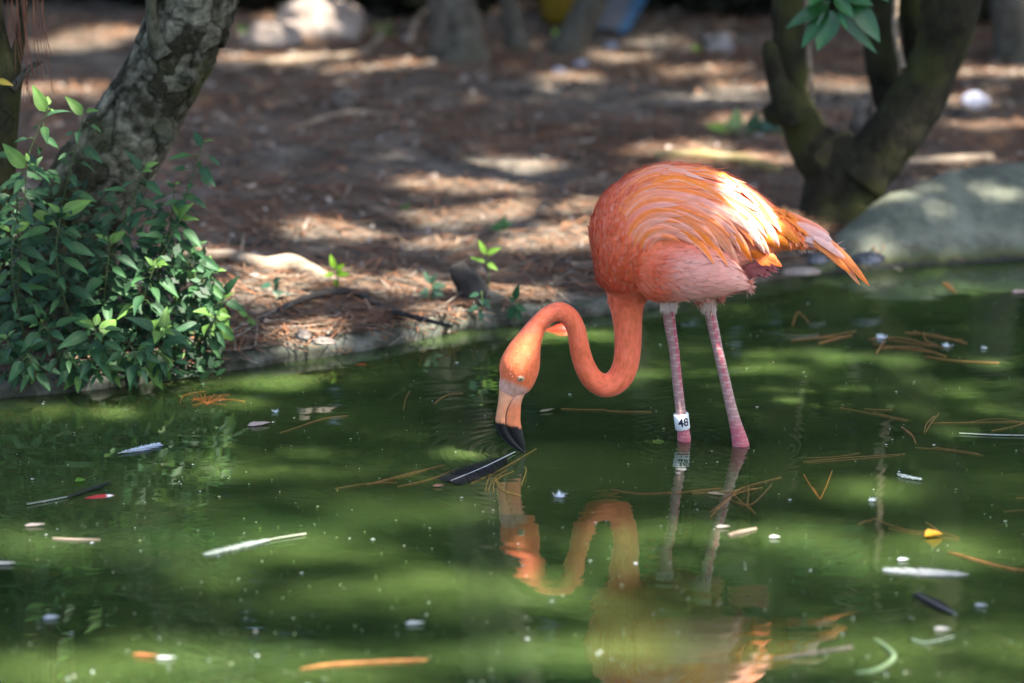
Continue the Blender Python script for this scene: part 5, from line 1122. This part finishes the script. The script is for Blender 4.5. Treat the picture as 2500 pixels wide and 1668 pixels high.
# fish just under and at the surface
def fish(px, py, L_, ang, col, label, z=-.010, w=.17, spot=None):
    c = at_z(px, py, 0); d = Vector((math.cos(ang), math.sin(ang), 0)); s = Vector((-d.y, d.x, 0)); e = empty('koi_fish', c+Vector((0, 0, z)), label, 'fish', 'koi in the pond'); V = []
    n = 14; prof = [(-.5, .02), (-.44, .28), (-.32, .62), (-.12, 1), (.1, .95), (.28, .6), (.42, .28), (.5, .2)]
    P_ = catmull(prof, 3)
    for t, r in P_:
        for j in range(n):
            a = 2*math.pi*j/n; V.append(c+d*(-t*L_)+s*math.sin(a)*r*w*.5*L_+Vector((0, 0, z+math.cos(a)*r*w*.5*L_)))
    F = grid_faces(len(P_), n, True); F.append(tuple(range(n-1, -1, -1))); F.append(tuple(range((len(P_)-1)*n, len(P_)*n)))
    cols = [col]*len(V)
    if spot: cols = [spot if (v-(c+d*L_*.2-s*.03*L_)).length < .065*L_ else col for v in V]
    obj('body', V, F, M['bill'], e, cols=cols)
    b = c-d*.48*L_+Vector((0, 0, z)); V = [b+Vector((0, 0, .004)), b-d*.2*L_+s*.10*L_, b-d*.13*L_, b-d*.2*L_-s*.10*L_, b-Vector((0, 0, .004))]
    obj('tail_fin', V, [(0, 1, 2), (0, 2, 3), (4, 2, 1), (4, 3, 2)], M['bill'], e, cols=[col]*5, smooth=False)
fish(240, 1213, .085, .32, (.34, .018, .014), 'red koi with white spot under the black feather at left', -.0056, .2, (.75, .78, .8))
fish(878, 890, .080, .1, (.60, .05, .02), 'red koi in the dark water below the kerb', -.006, .16)
fish(1372, 806, .055, .1, (.75, .035, .015), 'bright red fish back showing inside the bend of the neck', -.001, .42)
fish(10, 1375, .16, .2, (.75, .20, .06), 'blurry orange koi below the surface at the left edge', -.022)
fish(590, 1625, .24, .25, (.70, .16, .06), 'blurry orange koi below the surface at the bottom left', -.030)
fish(2440, 1540, .12, 2.2, (.60, .08, .05), 'faint red koi below the surface at lower right', -.018)

# specks of down, pollen and dust on the water (uncountable)
def specks():
    n = 750; px = RNG.uniform(-40, 2540, n); py = 640+RNG.uniform(0, 1, n)**.8*1040
    V = []; F = []; C = []
    for x, y in zip(px, py):
        if y < np.interp(x, [p[0] for p in BANK_PX], [p[1] for p in BANK_PX])+15: continue
        c = at_z(x, y, .0015); b_ = random.random(); r = (random.uniform(.0004, .0009) if b_ < .86 else random.uniform(.0010, .0022)); a0 = random.uniform(0, 6.28); b = len(V)
        for k in range(5): V.append(c+Vector((math.cos(a0+k*1.257)*r*1.5, math.sin(a0+k*1.257)*r, random.uniform(0, .0012))))
        F.append((b, b+1, b+2, b+3, b+4)); C += [random.choice([(.75, .8, .84), (.7, .74, .76), (.6, .6, .4), (.78, .7, .66)])]*5
    o = obj('floating_specks', V, F, M['down'], cols=C, smooth=False); tag(o, kind='stuff', label='tiny white specks of fluff and pollen scattered over the pond', cat='specks')
specks()
